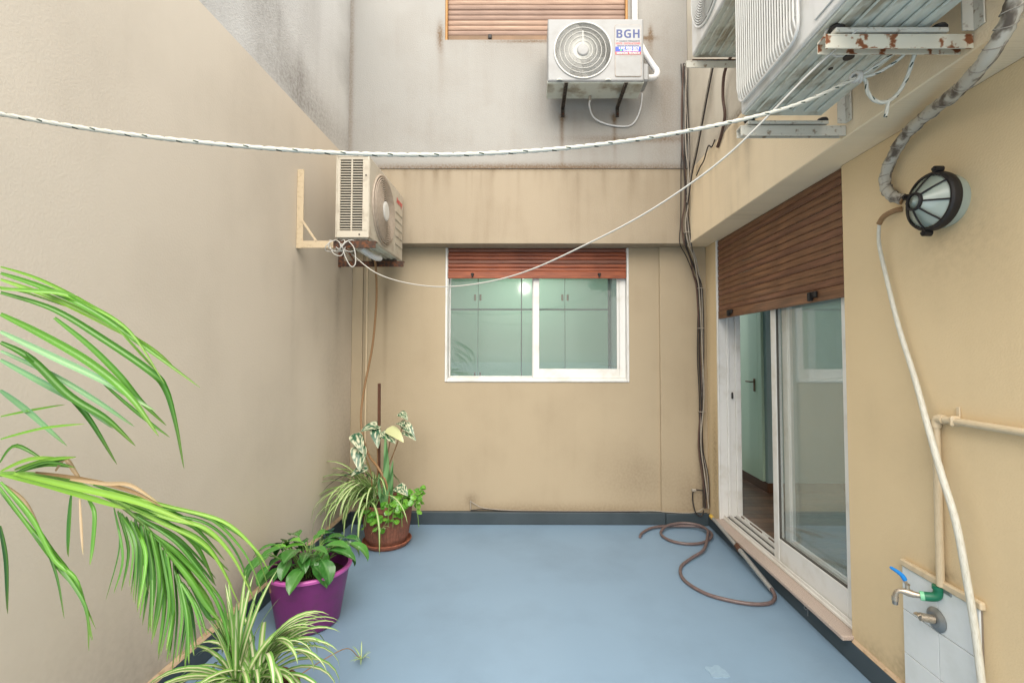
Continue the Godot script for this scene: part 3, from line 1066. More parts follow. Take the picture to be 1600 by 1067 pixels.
func upper_shutter():
	var bw = get_node("back_wall")
	var sh = Node3D.new()
	sh.name = "upper_roller_shutter"
	bw.add_child(sh, true)
	var x0 = -0.698
	var x1 = 0.808
	var z = -DB
	var b := MB.new()
	b.span(V(x0, 3.966, -4.1), V(x1, 4.55, -4.0))
	part(sh, "backing", b, M.dark)
	b = MB.new()
	b.span(V(x0 + 0.001, 3.967, z - 0.06), V(x0 + 0.018, 4.548, z - 0.004), 0.002)
	part(sh, "guide", b, M.edge_timber)
	b = MB.new()
	b.span(V(x1 - 0.018, 3.967, z - 0.06), V(x1 - 0.001, 4.548, z - 0.004), 0.002)
	part(sh, "guide", b, M.edge_timber)
	var sm = slat_mesh(x1 - x0 - 0.04, 0.044, 0.014)
	var y = 4.05
	var k = 0
	while y < 4.54:
		var s = part(sh, "slat", sm, [M.washed_slat, M.washed_slat_b, M.washed_slat, M.washed_slat_b, M.washed_slat][(k * 3) % 5])
		s.position = V((x0 + x1) * 0.5, y, z - 0.05 + rng.randf_range(-0.002, 0.002))
		s.rotation.z = rng.randf_range(-0.0012, 0.0012)
		y += 0.043 + rng.randf_range(-0.001, 0.002)
		k += 1
	b = MB.new()
	b.span(V(x0 + 0.02, 3.970, z - 0.055), V(x1 - 0.02, 4.024, z - 0.03), 0.003)
	var bp = part(sh, "bottom_bar", b, M.sill_timber)
	for bx in [-0.33, 0.52]:
		var st := MB.new()
		st.box(V(bx, 4.01, z - 0.024), V(0.03, 0.035, 0.012), 0.003)
		part(bp, "stopper", st, M.black_iron)

# ------------------------------------------------------------------ outdoor units
func rounded_rect(w: float, h: float, r: float, seg := 5) -> PackedVector2Array:
	var p := PackedVector2Array()
	for q in [[1, 1, 0.0], [-1, 1, PI / 2], [-1, -1, PI], [1, -1, PI * 1.5]]:
		for k in seg + 1:
			var an = q[2] + PI / 2 * k / seg
			p.append(Vector2(q[0] * (w * 0.5 - r) + r * cos(an), q[1] * (h * 0.5 - r) + r * sin(an)))
	return p

func ring_tube(mb: MB, ctr: Vector3, r: float, wire: float, seg := 48, sides := 5):
	var p = []
	for k in seg + 1:
		p.append(ctr + V(cos(TAU * k / seg) * r, sin(TAU * k / seg) * r, 0))
	mb.tube(p, wire, sides, false)

# local space: x across, y up, front at z = 0, body reaching to z = -dp; y = 0 is the bottom
func unit_shell(t: Node3D, w: float, h: float, dp: float, fan, m: Material, open_side := false):
	var b := MB.new()
	var e = 0.012
	var fc = fan[0] if fan != null else Vector2()
	var fr = fan[1] if fan != null else 0.0
	# back, top, sides as thin bevelled plates
	b.span(V(-w / 2, 0, -dp), V(w / 2, h, -dp + 0.01), 0.003)
	b.span(V(-w / 2, h - 0.012, -dp + 0.01), V(w / 2, h, -0.006), 0.005)
	b.span(V(w / 2 - 0.012, 0, -dp + 0.01), V(w / 2, h - 0.012, -0.006), 0.004)
	if not open_side:
		b.span(V(-w / 2, 0, -dp + 0.01), V(-w / 2 + 0.012, h - 0.012, -0.006), 0.004)
	b.span(V(-w / 2 + 0.012, 0, -dp + 0.01), V(w / 2 - 0.012, 0.01, -0.006))
	if fan != null:
		b.holed_plate(-w / 2 + e, w / 2 - e, e, h - e, fc, fr, 0.0, 64)
		b.hole_wall(fc, fr, -0.06, 0.0, 64)
	else:
		b.quad(V(-w / 2 + e, e, 0), V(w / 2 - e, e, 0), V(w / 2 - e, h - e, 0), V(-w / 2 + e, h - e, 0), V(0, 0, 1))
	# rounded front rim
	for k in 4:
		var a0 = [V(-w / 2, 0, 0), V(w / 2, 0, 0), V(w / 2, h, 0), V(-w / 2, h, 0)][k]
		var a1 = [V(w / 2, 0, 0), V(w / 2, h, 0), V(-w / 2, h, 0), V(-w / 2, 0, 0)][k]
		var i0 = [V(1, 1, 0), V(-1, 1, 0), V(-1, -1, 0), V(1, -1, 0)][k] * e
		var i1 = [V(-1, 1, 0), V(-1, -1, 0), V(1, -1, 0), V(1, 1, 0)][k] * e
		var out = [V(0, -1, 0), V(1, 0, 0), V(0, 1, 0), V(-1, 0, 0)][k]
		var prev = [a0 + V(0, 0, -0.012), a1 + V(0, 0, -0.012)]
		for s in 4:
			var an = PI / 2 * (s + 1) / 4.0
			var f = 1.0 - cos(an)
			var q0 = a0 + i0 * f + V(0, 0, -0.012 + 0.012 * sin(an))
			var q1 = a1 + i1 * f + V(0, 0, -0.012 + 0.012 * sin(an))
			b.quad(prev[0], prev[1], q1, q0, (out * cos(an - 0.2) + V(0, 0, 1) * sin(an - 0.2)).normalized())
			prev = [q0, q1]
	part(t, "casing", b, m)

func fan_parts(t: Node3D, fc: Vector2, r: float, m: Material, back: Material = null):
	var b := MB.new()
	b.span(V(fc.x - r, fc.y - r, -0.125), V(fc.x + r, fc.y + r, -0.12))
	part(t, "coil", b, M.coil_dark if back == null else back)
	b = MB.new()
	b.lathe([[0.0, 0.0], [r * 0.3, 0.0], [r * 0.32, -0.05]], 24, Transform3D(Basis(Vector3.RIGHT, PI / 2), V(fc.x, fc.y, -0.045)))
	for k in 3:
		var a0 = TAU * k / 3.0 + 0.5
		var grid = []
		for i in 5:
			var rr = r * (0.3 + 0.62 * i / 4.0)
			var row = []
			for j in 5:
				var an = a0 + (j / 4.0) * 1.35 + 0.18 * i / 4.0
				row.append(V(fc.x + cos(an) * rr, fc.y + sin(an) * rr, -0.105 + 0.05 * j / 4.0))
			grid.append(row)
		for i in 4:
			for j in 4:
				b.quad(grid[i][j], grid[i][j + 1], grid[i + 1][j + 1], grid[i + 1][j], V(0.3, 0, 1))
	part(t, "fan", b, m)

func angle_bar(b: MB, a: Vector3, e: Vector3, up: Vector3, side: Vector3, leg := 0.036, th := 0.004):
	# L section: one flat along side, one along up, both from the line a-e
	var len = a.distance_to(e)
	var mid = (a + e) * 0.5
	var f = (e - a).normalized()
	var s = (side - f * side.dot(f)).normalized()
	var u = f.cross(s).normalized()
	if u.dot(up) < 0:
		u = -u
	var bas = Basis(f, s, f.cross(s))
	b.box(mid + s * leg * 0.5 + u * th * 0.5, V(len, leg, th), 0.0008, bas)
	b.box(mid + u * (leg * 0.5 + th * 0.5) + s * th * 0.5, V(len - 0.0006, th, leg - th - 0.0004), 0.0008, bas)

func air_conditioners():
	# --- branded unit on the end wall
	var w = 0.714
	var h = 0.474
	var t = thing("air_conditioner", "white outdoor unit with blue lettering under the upper shutter", "air conditioner", V(0.491, 3.414, -3.42), "air conditioner outdoor units")
	var fc = Vector2(-0.096, 0.232)
	unit_shell(t, w, h, 0.23, [fc, 0.208], M.unit_bright)
	fan_parts(t, fc, 0.205, M.fan_pale, M.coil_pale)
	var b := MB.new()
	ring_tube(b, V(fc.x, fc.y, 0.004), 0.212, 0.006, 64, 6)
	for rr in [0.172, 0.138, 0.105, 0.072]:
		ring_tube(b, V(fc.x, fc.y, 0.006), rr, 0.0022)
	for k in 130:
		var p = []
		for i in 6:
			var rr = 0.044 + (0.208 - 0.044) * i / 5.0
			var an = TAU * k / 130.0 + 0.55 * i / 5.0
			p.append(V(fc.x + cos(an) * rr, fc.y + sin(an) * rr, 0.003))
		b.tube(p, 0.0016, 3, false)
	b.tube([V(fc.x, fc.y + 0.03, 0.008), V(fc.x, fc.y + 0.145, 0.008)], 0.004, 6)
	part(t, "fan_guard", b, M.guard_white)
	b = MB.new()
	b.lathe([[0.0, 0.012], [0.036, 0.010], [0.043, 0.006], [0.044, 0.0]], 32, Transform3D(Basis(Vector3.RIGHT, PI / 2), V(fc.x, fc.y, 0.003)))
	part(t, "guard_disc", b, M.unit_bright)
	# raised service panel with a shallow seam
	b = MB.new()
	b.prism(rounded_rect(0.196, 0.392, 0.014), 0.004, Transform3D(Basis(), V(0.239, 0.227, 0.0005)))
	part(t, "panel_edge", b, M.guard_aged)
	b = MB.new()
	b.prism(rounded_rect(0.190, 0.386, 0.012), 0.005, Transform3D(Basis(), V(0.239, 0.227, 0.001)))
	part(t, "service_panel", b, M.unit_bright)
	b = MB.new()
	b.box(V(0.239, 0.187, 0.0065), V(0.13, 0.0022, 0.001))
	part(t, "panel_line", b, M.guard_aged)
	b = MB.new()
	b.box(V(0.239, 0.298, 0.0066), V(0.189, 0.202, 0.0008))
	var stk = part(t, "sticker", b, M.sticker_white)
	b = MB.new()
	b.box(V(0.239, 0.236, 0.0073), V(0.189, 0.038, 0.0006))
	part(stk, "blue_band", b, M.print_deep_blue)
	b = MB.new()
	b.box(V(0.239, 0.2065, 0.0073), V(0.189, 0.020, 0.0006))
	part(stk, "red_band", b, M.print_red)
	var I = Basis()
	letters(stk, "lettering", "BGH", 0.064, 0.172, V(0.239, 0.352, 0.0074), I, M.print_blue)
	letters(stk, "lettering", "T° CASADO FERNANDEZ", 0.014, 0.176, V(0.239, 0.297, 0.0074), I, M.print_grey)
	letters(stk, "lettering", "VENTA - INSTALACIONES", 0.014, 0.182, V(0.239, 0.279, 0.0074), I, M.print_red)
	letters(stk, "lettering", "SERVICE DE REPARACION", 0.009, 0.160, V(0.239, 0.262, 0.0074), I, M.print_blue)
	letters(stk, "lettering", "4 601 8508-3674", 0.016, 0.150, V(0.244, 0.245, 0.008), I, M.print_white)
	letters(stk, "lettering", "15-6380-0502", 0.014, 0.115, V(0.258, 0.2265, 0.008), I, M.print_white)
	letters(stk, "lettering", "SERVICIO TECNICO", 0.014, 0.172, V(0.239, 0.2065, 0.008), I, M.print_white)
	b = MB.new()
	b.lathe([[0, 0.0008], [0.008, 0.0006], [0.008, 0]], 16, Transform3D(Basis(Vector3.RIGHT, PI / 2), V(0.186, 0.2275, 0.0077)))
	part(stk, "green_mark", b, M.print_green)
	# base pan with drain stub, slots
	b = MB.new()
	b.span(V(-w / 2 - 0.004, -0.008, -0.232), V(w / 2 + 0.004, 0.012, -0.014), 0.004)
	for x in [-0.16, -0.12, 0.02, 0.06]:
		b.span(V(x, -0.0095, -0.2), V(x + 0.028, -0.007, -0.19))
	for x in [-0.27, 0.09]:
		b.lathe([[0.0, 0.012], [0.02, 0.012], [0.024, 0.0]], 16, Transform3D(Basis(), V(x, 0.001, -0.006)))
	part(t, "base_pan", b, M.unit_underside)
	b = MB.new()
	b.tube([V(-0.02, -0.006, -0.19), V(-0.02, -0.045, -0.19)], 0.011, 10)
	part(t, "drain_stub", b, M.cable_grey)
	b = MB.new()
	b.span(V(w / 2 + 0.0005, 0.03, -0.215), V(w / 2 + 0.052, 0.17, -0.05), 0.012)
	part(t, "valve_cover", b, M.unit_bright)
	for x in [0.255, 0.700]:
		var k = thing("wall_bracket", "dark iron bracket under the %s end of the lettered outdoor unit" % ("left" if x < 0.5 else "right"), "bracket", V(x, 3.40, -DB), "brackets under the lettered unit")
		b = MB.new()
		angle_bar(b, V(0, 0, 0.002), V(0, 0, 0.355), V(0, -1, 0), V(1, 0, 0), 0.03)
		part(k, "arm", b, M.dark_iron)
		b = MB.new()
		angle_bar(b, V(0, 0.0, 0.0045), V(0, -0.085, 0.0045), V(0, 0, 1), V(1, 0, 0), 0.028)
		part(k, "upright", b, M.dark_iron)
		b = MB.new()
		b.lathe([[0.0, 0.01], [0.009, 0.008], [0.011, 0.0]], 8, Transform3D(Basis(Vector3.RIGHT, PI / 2), V(0.015, -0.06, 0.009)))
		part(k, "bolt", b, M.rusty_iron)

	# --- old cream unit on the left wall, front facing right
	w = 0.79
	h = 0.528
	t = thing("air_conditioner", "aged cream outdoor unit on rusty brackets in the left corner", "air conditioner", V(-1.02, 2.126, -3.345), "air conditioner outdoor units")
	t.rotation.y = PI / 2
	fc = Vector2(-0.10, 0.258)
	unit_shell(t, w, h, 0.215, [fc, 0.222], M.unit_cream, true)
	fan_parts(t, fc, 0.218, M.fan_dark)
	b = MB.new()
	ring_tube(b, V(fc.x, fc.y, 0.004), 0.236, 0.008, 64, 6)
	ring_tube(b, V(fc.x, fc.y, 0.012), 0.222, 0.005, 64, 5)
	for i in 12:
		ring_tube(b, V(fc.x, fc.y, 0.016), 0.078 + 0.012 * i, 0.0042, 48, 5)
	for k in 6:
		var an = TAU * k / 6.0 + 0.3
		b.tube([V(fc.x + cos(an) * 0.06, fc.y + sin(an) * 0.06, 0.012), V(fc.x + cos(an) * 0.224, fc.y + sin(an) * 0.224, 0.010)], 0.003, 5)
	part(t, "fan_guard", b, M.guard_aged)
	b = MB.new()
	b.lathe([[0.0, 0.014], [0.05, 0.013], [0.066, 0.008], [0.068, 0.0]], 32, Transform3D(Basis(Vector3.RIGHT, PI / 2), V(fc.x, fc.y, 0.012)))
	part(t, "guard_disc", b, M.guard_white)
	b = MB.new()
	for i in 5:
		b.box(V(0.28, 0.10 + i * 0.062, 0.0025), V(0.19, 0.012, 0.006), 0.003)
	b.span(V(0.165, 0.03, 0.0004), V(0.168, h - 0.03, 0.002))
	part(t, "pressed_ribs", b, M.unit_cream)
	letters(t, "lettering", "Surrey", 0.055, 0.15, V(0.285, 0.44, 0.003), Basis(Vector3(1, 0, 0), Vector3(0.2, 1, 0), Vector3(0, 0, 1)), M.print_red, 700, true)
	# louvred side that faces the viewer
	b = MB.new()
	var sx = -w / 2
	b.span(V(sx + 0.014, 0.02, -0.2), V(sx + 0.018, h - 0.02, -0.02))
	part(t, "coil_fins", b, M.coil_dark)
	b = MB.new()
	b.span(V(sx, 0, -0.205), V(sx + 0.012, 0.045, -0.006), 0.003)
	b.span(V(sx, h - 0.026, -0.205), V(sx + 0.012, h - 0.0125, -0.006), 0.003)
	b.span(V(sx, 0.045, -0.205), V(sx + 0.0115, h - 0.026, -0.186), 0.002)
	b.span(V(sx, 0.045, -0.044), V(sx + 0.0115, h - 0.026, -0.006), 0.002)
	b.span(V(sx, 0.045, -0.118), V(sx + 0.011, h - 0.026, -0.108), 0.002)
	part(t, "side_panel", b, M.unit_cream)
	var sl := MB.new()
	sl.box(V(0, 0, 0), V(0.010, 0.0065, 0.0675), 0.0015)
	sl.box(V(0, 0, 0.075), V(0.010, 0.0065, 0.0635), 0.0015)
	var slm = sl.mesh()
	for i in 27:
		var s = part(t, "louvre", slm, M.unit_cream)
		s.position = V(sx + 0.006, 0.055 + i * 0.0167, -0.152)
	b = MB.new()
	for q in [V(sx - 0.001, 0.02, -0.06), V(sx - 0.001, 0.40, -0.022)]:
		b = MB.new()
		b.lathe([[0, 0.002], [0.005, 0.0015], [0.006, 0]], 8, Transform3D(Basis(Vector3.FORWARD, -PI / 2), q))
		part(t, "screw", b, M.dark_iron)
	b = MB.new()
	b.span(V(-w / 2 + 0.01, -0.006, -0.21), V(w / 2 - 0.01, -0.0005, -0.008), 0.002)
	for i in 4:
		b.span(V(-w / 2 + 0.05, -0.012, -0.185 + i * 0.045), V(w / 2 - 0.05, -0.0055, -0.168 + i * 0.045), 0.003)
	part(t, "base_pan", b, M.unit_underside)
	b = MB.new()
	b.tube(smooth([V(-0.16, -0.015, -0.13), V(-0.12, -0.035, -0.11), V(-0.05, -0.055, -0.075), V(0.02, -0.05, -0.06)], 4), [0.018, 0.02, 0.022, 0.02, 0.023, 0.02, 0.022, 0.02, 0.021, 0.022, 0.02, 0.021, 0.019], 10)
	part(t, "wrapped_pipe_stub", b, M.wrap_white)
	for x in [-0.37, 0.26]:
		b = MB.new()
		b.span(V(x - 0.02, -0.022, -0.2), V(x + 0.02, -0.0065, -0.012), 0.003)
		part(t, "foot", b, M.dark_iron)
	# brackets of the cream unit
	for k in 2:
		var z = [-2.945, -3.60][k]
		var br = thing("wall_bracket", ["beige painted angle bracket with rusty arm, nearer one under cream unit", "rusty angle bracket in the corner, farther one under cream unit"][k], "bracket", V(XL, 2.103, z), "brackets under the cream unit")
		b = MB.new()
		angle_bar(b, V(0.002, 0.46, 0), V(0.002, -0.045, 0), V(0, 0, -1), V(1, 0, 0), 0.042, 0.005)
		part(br, "upright", b, [M.beige_iron, M.rusty_iron][k])
		b = MB.new()
		angle_bar(b, V(0.044, 0, 0.006), V([0.24, 0.2][k], 0, 0.006), V(0, 0, -1), V(0, -1, 0), 0.045, 0.005)
		part(br, "arm", b, [M.beige_iron, M.rusty_iron][k])
		b = MB.new()
		angle_bar(b, V([0.24, 0.2][k], 0, 0.0065), V(0.508, 0, 0.0065), V(0, 0, -1), V(0, -1, 0), 0.045, 0.005)
		part(br, "arm_end", b, M.rusty_iron)
		b = MB.new()
		b.box(V(0.085, 0.065, 0.004), V(0.014, 0.17, 0.004), 0.001, Basis(V(0, 0, 1), 0.6))
		part(br, "brace", b, [M.beige_iron, M.rusty_iron][k])
	# --- big unit overhead on the right, front facing left
	w = 0.92
	h = 0.60
	t = thing("air_conditioner", "large white outdoor unit with barred grille, overhead on the right", "air conditioner", V(0.862, 2.372, -1.43), "air conditioner outdoor units")
	t.rotation.y = -PI / 2
	unit_shell(t, w, h, 0.33, [Vector2(-0.23, 0.30), 0.19], M.unit_white)
	fan_parts(t, Vector2(-0.23, 0.30), 0.188, M.fan_grey)
	b = MB.new()
	var gw = 0.42
	var gh = 0.545
	var gx = -0.235
	var gy = 0.30
	# rounded rim of the grille and bars curling at the bottom
	var rim = rounded_rect(gw, gh, 0.05, 6)
	var rp = []
	for q in rim:
		rp.append(V(gx + q.x, gy + q.y, 0.012))
	rp.append(rp[0])
	b.tube(rp, 0.006, 6, false)
	part(t, "grille_rim", b, M.unit_white)
	b = MB.new()
	for i in 24:
		var x = gx - gw / 2 + gw * (i + 0.5) / 24.0
		var ex = maxf(0.0, absf(x - gx) - (gw / 2 - 0.05))
		var trim = 0.05 - sqrt(maxf(0.0, 0.0025 - ex * ex))
		var ya = gy - gh / 2 + trim
		var yb = gy + gh / 2 - trim
		b.tube([V(x, ya, 0.006), V(x, ya + 0.012, 0.016), V(x, ya + 0.04, 0.022), V(x, yb - 0.04, 0.022), V(x, yb - 0.012, 0.016), V(x, yb, 0.006)], 0.0036, 6, false)
	for y in [0.10, 0.20, 0.30, 0.40, 0.50]:
		b.tube([V(gx - gw / 2, y, 0.014), V(gx + gw / 2, y, 0.014)], 0.0022, 4, false)
	part(t, "grille", b, M.guard_white)
	b = MB.new()
	b.span(V(0.045, 0.028, 0.0005), V(w / 2 - 0.02, h - 0.03, 0.005), 0.003)
	part(t, "front_panel", b, M.unit_white)
	b = MB.new()
	b.span(V(-w / 2 + 0.006, -0.008, -0.325), V(w / 2 - 0.006, -0.0005, -0.01), 0.003)
	for i in 6:
		b.span(V(-w / 2 + 0.05, -0.017, -0.30 + i * 0.048), V(w / 2 - 0.05, -0.0075, -0.276 + i * 0.048), 0.005)
	part(t, "base_pan", b, M.unit_underside)
	b = MB.new()
	b.lathe([[0.0, 0.0], [0.016, 0.0], [0.017, 0.006]], 16, Transform3D(Basis(), V(-0.06, -0.0195, -0.17)))
	b.lathe([[0.0, 0.0], [0.007, 0.0], [0.008, 0.006]], 12, Transform3D(Basis(), V(-0.12, -0.0195, -0.15)))
	part(t, "drain_hole", b, M.coil_dark)
	for k in 2:
		var z = [-1.885, -1.335][k]
		var br = thing("wall_bracket", ["white iron bracket under the far end of the big overhead unit", "white iron bracket with rusty flaking paint, nearest on the right"][k], "bracket", V(XB, 2.325, z), "brackets under the big unit")
		b = MB.new()
		angle_bar(b, V(-0.002, 0, 0), V(-0.43, 0, 0), V(0, -1, 0), V(0, 0, -1), 0.042, 0.005)
		angle_bar(b, V(-0.0025, 0.002, -0.044), V(-0.429, 0.002, -0.044), V(0, -1, 0), V(0, 0, 1), 0.036, 0.004)
		part(br, "arm", b, [M.painted_iron, M.flaking_white][k])
		b = MB.new()
		angle_bar(b, V(-0.003, 0.006, 0.002), V(-0.003, 0.36, 0.002), V(0, 0, 1), V(-1, 0, 0), 0.036, 0.005)
		part(br, "upright", b, M.painted_iron)
		b = MB.new()
		b.span(V(-0.40, 0.008, -0.04), V(-0.07, 0.022, 0.0), 0.003)
		part(br, "foot_rail", b, M.painted_iron)
		for x in [-0.385, -0.085]:
			b = MB.new()
			b.lathe([[0.018, 0.0], [0.022, 0.006], [0.018, 0.014], [0.0, 0.014]], 14, Transform3D(Basis(), V(x, 0.0225, -0.02)))
			part(br, "rubber_pad", b, M.dark)
	# --- second unit farther along the right wall
	w = 0.74
	h = 0.55
	t = thing("air_conditioner", "white outdoor unit with round ringed fan guard, high on the right behind the big unit", "air conditioner", V(0.905, 3.05, -2.20), "air conditioner outdoor units")
	t.rotation.y = -PI / 2
	fc = Vector2(-0.12, 0.27)
	unit_shell(t, w, h, 0.30, [fc, 0.22], M.unit_white)
	fan_parts(t, fc, 0.215, M.fan_grey)
	b = MB.new()
	ring_tube(b, V(fc.x, fc.y, 0.004), 0.226, 0.007, 64, 6)
	for i in 15:
		ring_tube(b, V(fc.x, fc.y, 0.012), 0.06 + 0.0108 * i, 0.0022, 48, 4)
	for k in 8:
		var an = TAU * k / 8.0
		b.tube([V(fc.x + cos(an) * 0.05, fc.y + sin(an) * 0.05, 0.009), V(fc.x + cos(an) * 0.226, fc.y + sin(an) * 0.226, 0.006)], 0.003, 5)
	part(t, "fan_guard", b, M.guard_white)
	b = MB.new()
	b.lathe([[0.0, 0.01], [0.04, 0.009], [0.05, 0.0]], 24, Transform3D(Basis(Vector3.RIGHT, PI / 2), V(fc.x, fc.y, 0.008)))
	part(t, "guard_disc", b, M.guard_white)
	b = MB.new()
	b.span(V(-w / 2 + 0.006, -0.008, -0.295), V(w / 2 - 0.006, -0.0005, -0.01), 0.003)
	for i in 6:
		b.span(V(-w / 2 + 0.04, -0.017, -0.275 + i * 0.044), V(w / 2 - 0.04, -0.0075, -0.253 + i * 0.044), 0.005)
	part(t, "base_pan", b, M.unit_underside)
	for k in 2:
		var z = [-2.555, -1.95][k]
		var br = thing("wall_bracket", ["white bracket under far end of the ringed fan unit on the right", "white bracket under near end of the ringed fan unit on the right"][k], "bracket", V(XB, 3.02, z), "brackets under the ringed fan unit")
		b = MB.new()
		angle_bar(b, V(0, 0, 0), V(-0.42, 0, 0), V(0, -1, 0), V(0, 0, -1), 0.04, 0.005)
		part(br, "arm", b, M.painted_iron)
		b = MB.new()
		angle_bar(b, V(-0.001, 0.006, 0.002), V(-0.001, 0.34, 0.002), V(0, 0, 1), V(-1, 0, 0), 0.036, 0.005)
		part(br, "upright", b, M.painted_iron)
		b = MB.new()
		b.span(V(-0.385, 0.0055, -0.035), V(-0.05, 0.0125, -0.005), 0.002)
		part(br, "foot_rail", b, M.rusty_iron)

func fittings():
	# bulkhead lamp on the right wall, axis towards -x
	var X = Transform3D(Basis(Vector3.FORWARD, -PI / 2), Vector3.ZERO)
	var t = thing("bulkhead_lamp", "round black caged bulkhead lamp with ribbed glass on ochre wall", "lamp", V(XR, 1.93, -1.635))
	X = Transform3D(Basis(V(0, 0, 1), V(-1, 0, 0), V(0, -1, 0)), Vector3.ZERO)
	var b := MB.new()
	b.lathe([[0.088, 0.0], [0.092, 0.012], [0.089, 0.036]], 40, X, true)
	part(t, "base", b, M.pale_green_base if M.has("pale_green_base") else M.lamp_glass)
	b = MB.new()
	b.lathe([[0.086, 0.004], [0.088, 0.034], [0.100, 0.038], [0.102, 0.05], [0.101, 0.064], [0.097, 0.071], [0.090, 0.071], [0.088, 0.060]], 48, X)
	part(t, "rim", b, M.black_iron)
	b = MB.new()
	var pr = []
	for k in 11:
		var an = PI / 2 * k / 10.0
		pr.append([0.0885 * (1.0 - k / 10.0), 0.066 + 0.058 * (1.0 - pow(1.0 - k / 10.0, 1.5))])
	# ribbed glass: radius ripples round the axis
	for k in 10:
		for j in 96:
			var q = []
			for cc in [[k, j], [k + 1, j], [k + 1, j + 1], [k, j + 1]]:
				var an = TAU * cc[1] / 96.0
				var rr = pr[cc[0]][0] * (1.0 + (0.018 if cc[1] % 2 else -0.018))
				q.append(X * V(cos(an) * rr, pr[cc[0]][1], sin(an) * rr))
			b.quad(q[0], q[1], q[2], q[3], X.basis * V(cos(TAU * (j + 0.5) / 96.0), 0.6, sin(TAU * (j + 0.5) / 96.0)))
	part(t, "lamp_glass", b, M.lamp_glass)
	b = MB.new()
	b.lathe([[0.0, 0.02], [0.082, 0.02]], 32, X)
	part(t, "reflector", b, M.aged_white)
	b = MB.new()
	var bp = []
	for k in 9:
		var an = -PI / 2 + PI * k / 8
		bp.append([0.028 * cos(an), 0.062 + 0.03 * sin(an)])
	b.lathe(bp, 16, X, true)
	part(t, "bulb", b, M.white_paint)
	for k in 8:
		var an = TAU * k / 8.0 + 0.2
		b = MB.new()
		var p = []
		for i in 7:
			var fr = lerpf(1.0, 0.33, i / 6.0)
			p.append(X * V(cos(an) * 0.092 * fr, 0.071 + 0.058 * (1.0 - pow(fr, 1.5)), sin(an) * 0.092 * fr))
		b.tube(p, 0.0032, 6)
		part(t, "cage_bar", b, M.black_iron)
	b = MB.new()
	b.lathe([[0.025, 0.112], [0.031, 0.112], [0.032, 0.121], [0.029, 0.125], [0.025, 0.123], [0.025, 0.112]], 28, X)
	part(t, "cage_ring", b, M.black_iron)
	for k in 3:
		var an = [1.75, -1.25, 3.6][k]
		b = MB.new()
		var c0 = X * V(cos(an) * 0.108, 0.062, sin(an) * 0.108)
		b.tube([c0 + X.basis * V(0, -0.016, 0), c0 + X.basis * V(0, 0.012, 0)], 0.011, 10)
		b.tube([c0 + X.basis * V(0, 0.012, 0), c0 + X.basis * V(0, 0.018, 0)], 0.006, 6)
		part(t, "lug", b, M.black_iron)
	# water pipe
	t = thing("water_pipe", "beige painted water pipe running along and down the right wall", "pipe", V(XR, 0.6, -1.69))
	b = MB.new()
	b.tube([V(-0.018, 0.568, 0.02), V(-0.018, 0.568, 3.5)], 0.0125, 12)
	part(t, "horizontal_run", b, M.pipe_beige)
	b = MB.new()
	b.tube([V(-0.018, -0.02, 0.0), V(-0.018, 0.545, 0.0)], 0.0125, 12)
	part(t, "vertical_run", b, M.pipe_beige)
	b = MB.new()
	b.tube(smooth([V(-0.018, 0.535, 0), V(-0.018, 0.555, 0.001), V(-0.018, 0.567, 0.012), V(-0.018, 0.568, 0.034)], 4), 0.0165, 12)
	part(t, "elbow", b, M.pipe_beige)
	b = MB.new()
	b.box(V(-0.016, 0.568, 0.075), V(0.036, 0.036, 0.016), 0.006)
	b.box(V(-0.004, 0.60, 0.075), V(0.006, 0.035, 0.014), 0.002)
	part(t, "clip", b, M.pipe_beige)
	# tiles
	t = thing("tile_panel", "small panel of white glazed wall tiles with beige trim round the tap", "tile panel", V(XR, 0, -1.712))
	b = MB.new()
	b.span(V(-0.006, 0.1, -0.1575), V(-0.0006, 0.575, 0.1575))
	part(t, "grout_bed", b, M.grout)
	for row in 3:
		for c in 2:
			b = MB.new()
			var y1 = 0.572 - row * 0.164
			var y0 = maxf(y1 - 0.1615, 0.116)
			b.span(V(-0.013, y0, -0.157 + c * 0.1585), V(-0.0062, y1, -0.0008 + c * 0.1585 + (0.0 if c == 0 else 0.0)), 0.0012)
			part(t, "tile", b, M.tile_glaze)
	b = MB.new()
	b.span(V(-0.02, 0.573, -0.162), V(-0.0006, 0.600, 0.172), 0.005)
	part(t, "trim", b, M.pipe_beige)
	# tap: green elbow out of the pipe, worn brass valve pointing at -x and towards the viewer's left
	t = thing("water_tap", "worn metal garden tap with blue lever and green elbow", "tap", V(XR - 0.018, 0.555, -1.70))
	t.scale = Vector3.ONE * 0.74
	b = MB.new()
	b.tube(smooth([V(0, 0.03, 0), V(0, 0.0, 0), V(-0.012, -0.024, -0.006), V(-0.05, -0.034, -0.03)], 5), 0.021, 14)
	b.tube([V(0, 0.012, 0), V(0, 0.03, 0)], 0.025, 14)
	part(t, "elbow", b, M.green_plastic)
	b = MB.new()
	b.tube([V(-0.046, -0.033, -0.0275), V(-0.06, -0.0345, -0.036)], 0.022, 14)
	part(t, "collar", b, M.pale_green_plastic)
	b = MB.new()
	b.tube(smooth([V(-0.056, -0.034, -0.034), V(-0.082, -0.034, -0.050), V(-0.108, -0.030, -0.066), V(-0.130, -0.034, -0.080), V(-0.139, -0.052, -0.0855), V(-0.141, -0.072, -0.087)], 4), [0.012, 0.012, 0.013, 0.014, 0.016, 0.017, 0.018, 0.018, 0.016, 0.014, 0.012, 0.011, 0.011, 0.011, 0.011, 0.011, 0.012, 0.012, 0.012, 0.012, 0.012], 14)
	b.tube([V(-0.141, -0.064, -0.087), V(-0.1415, -0.084, -0.0873)], 0.015, 14)
	b.tube([V(-0.100, -0.030, -0.061), V(-0.100, 0.006, -0.061)], 0.010, 10)
	part(t, "valve_body", b, M.chrome_worn)
	b = MB.new()
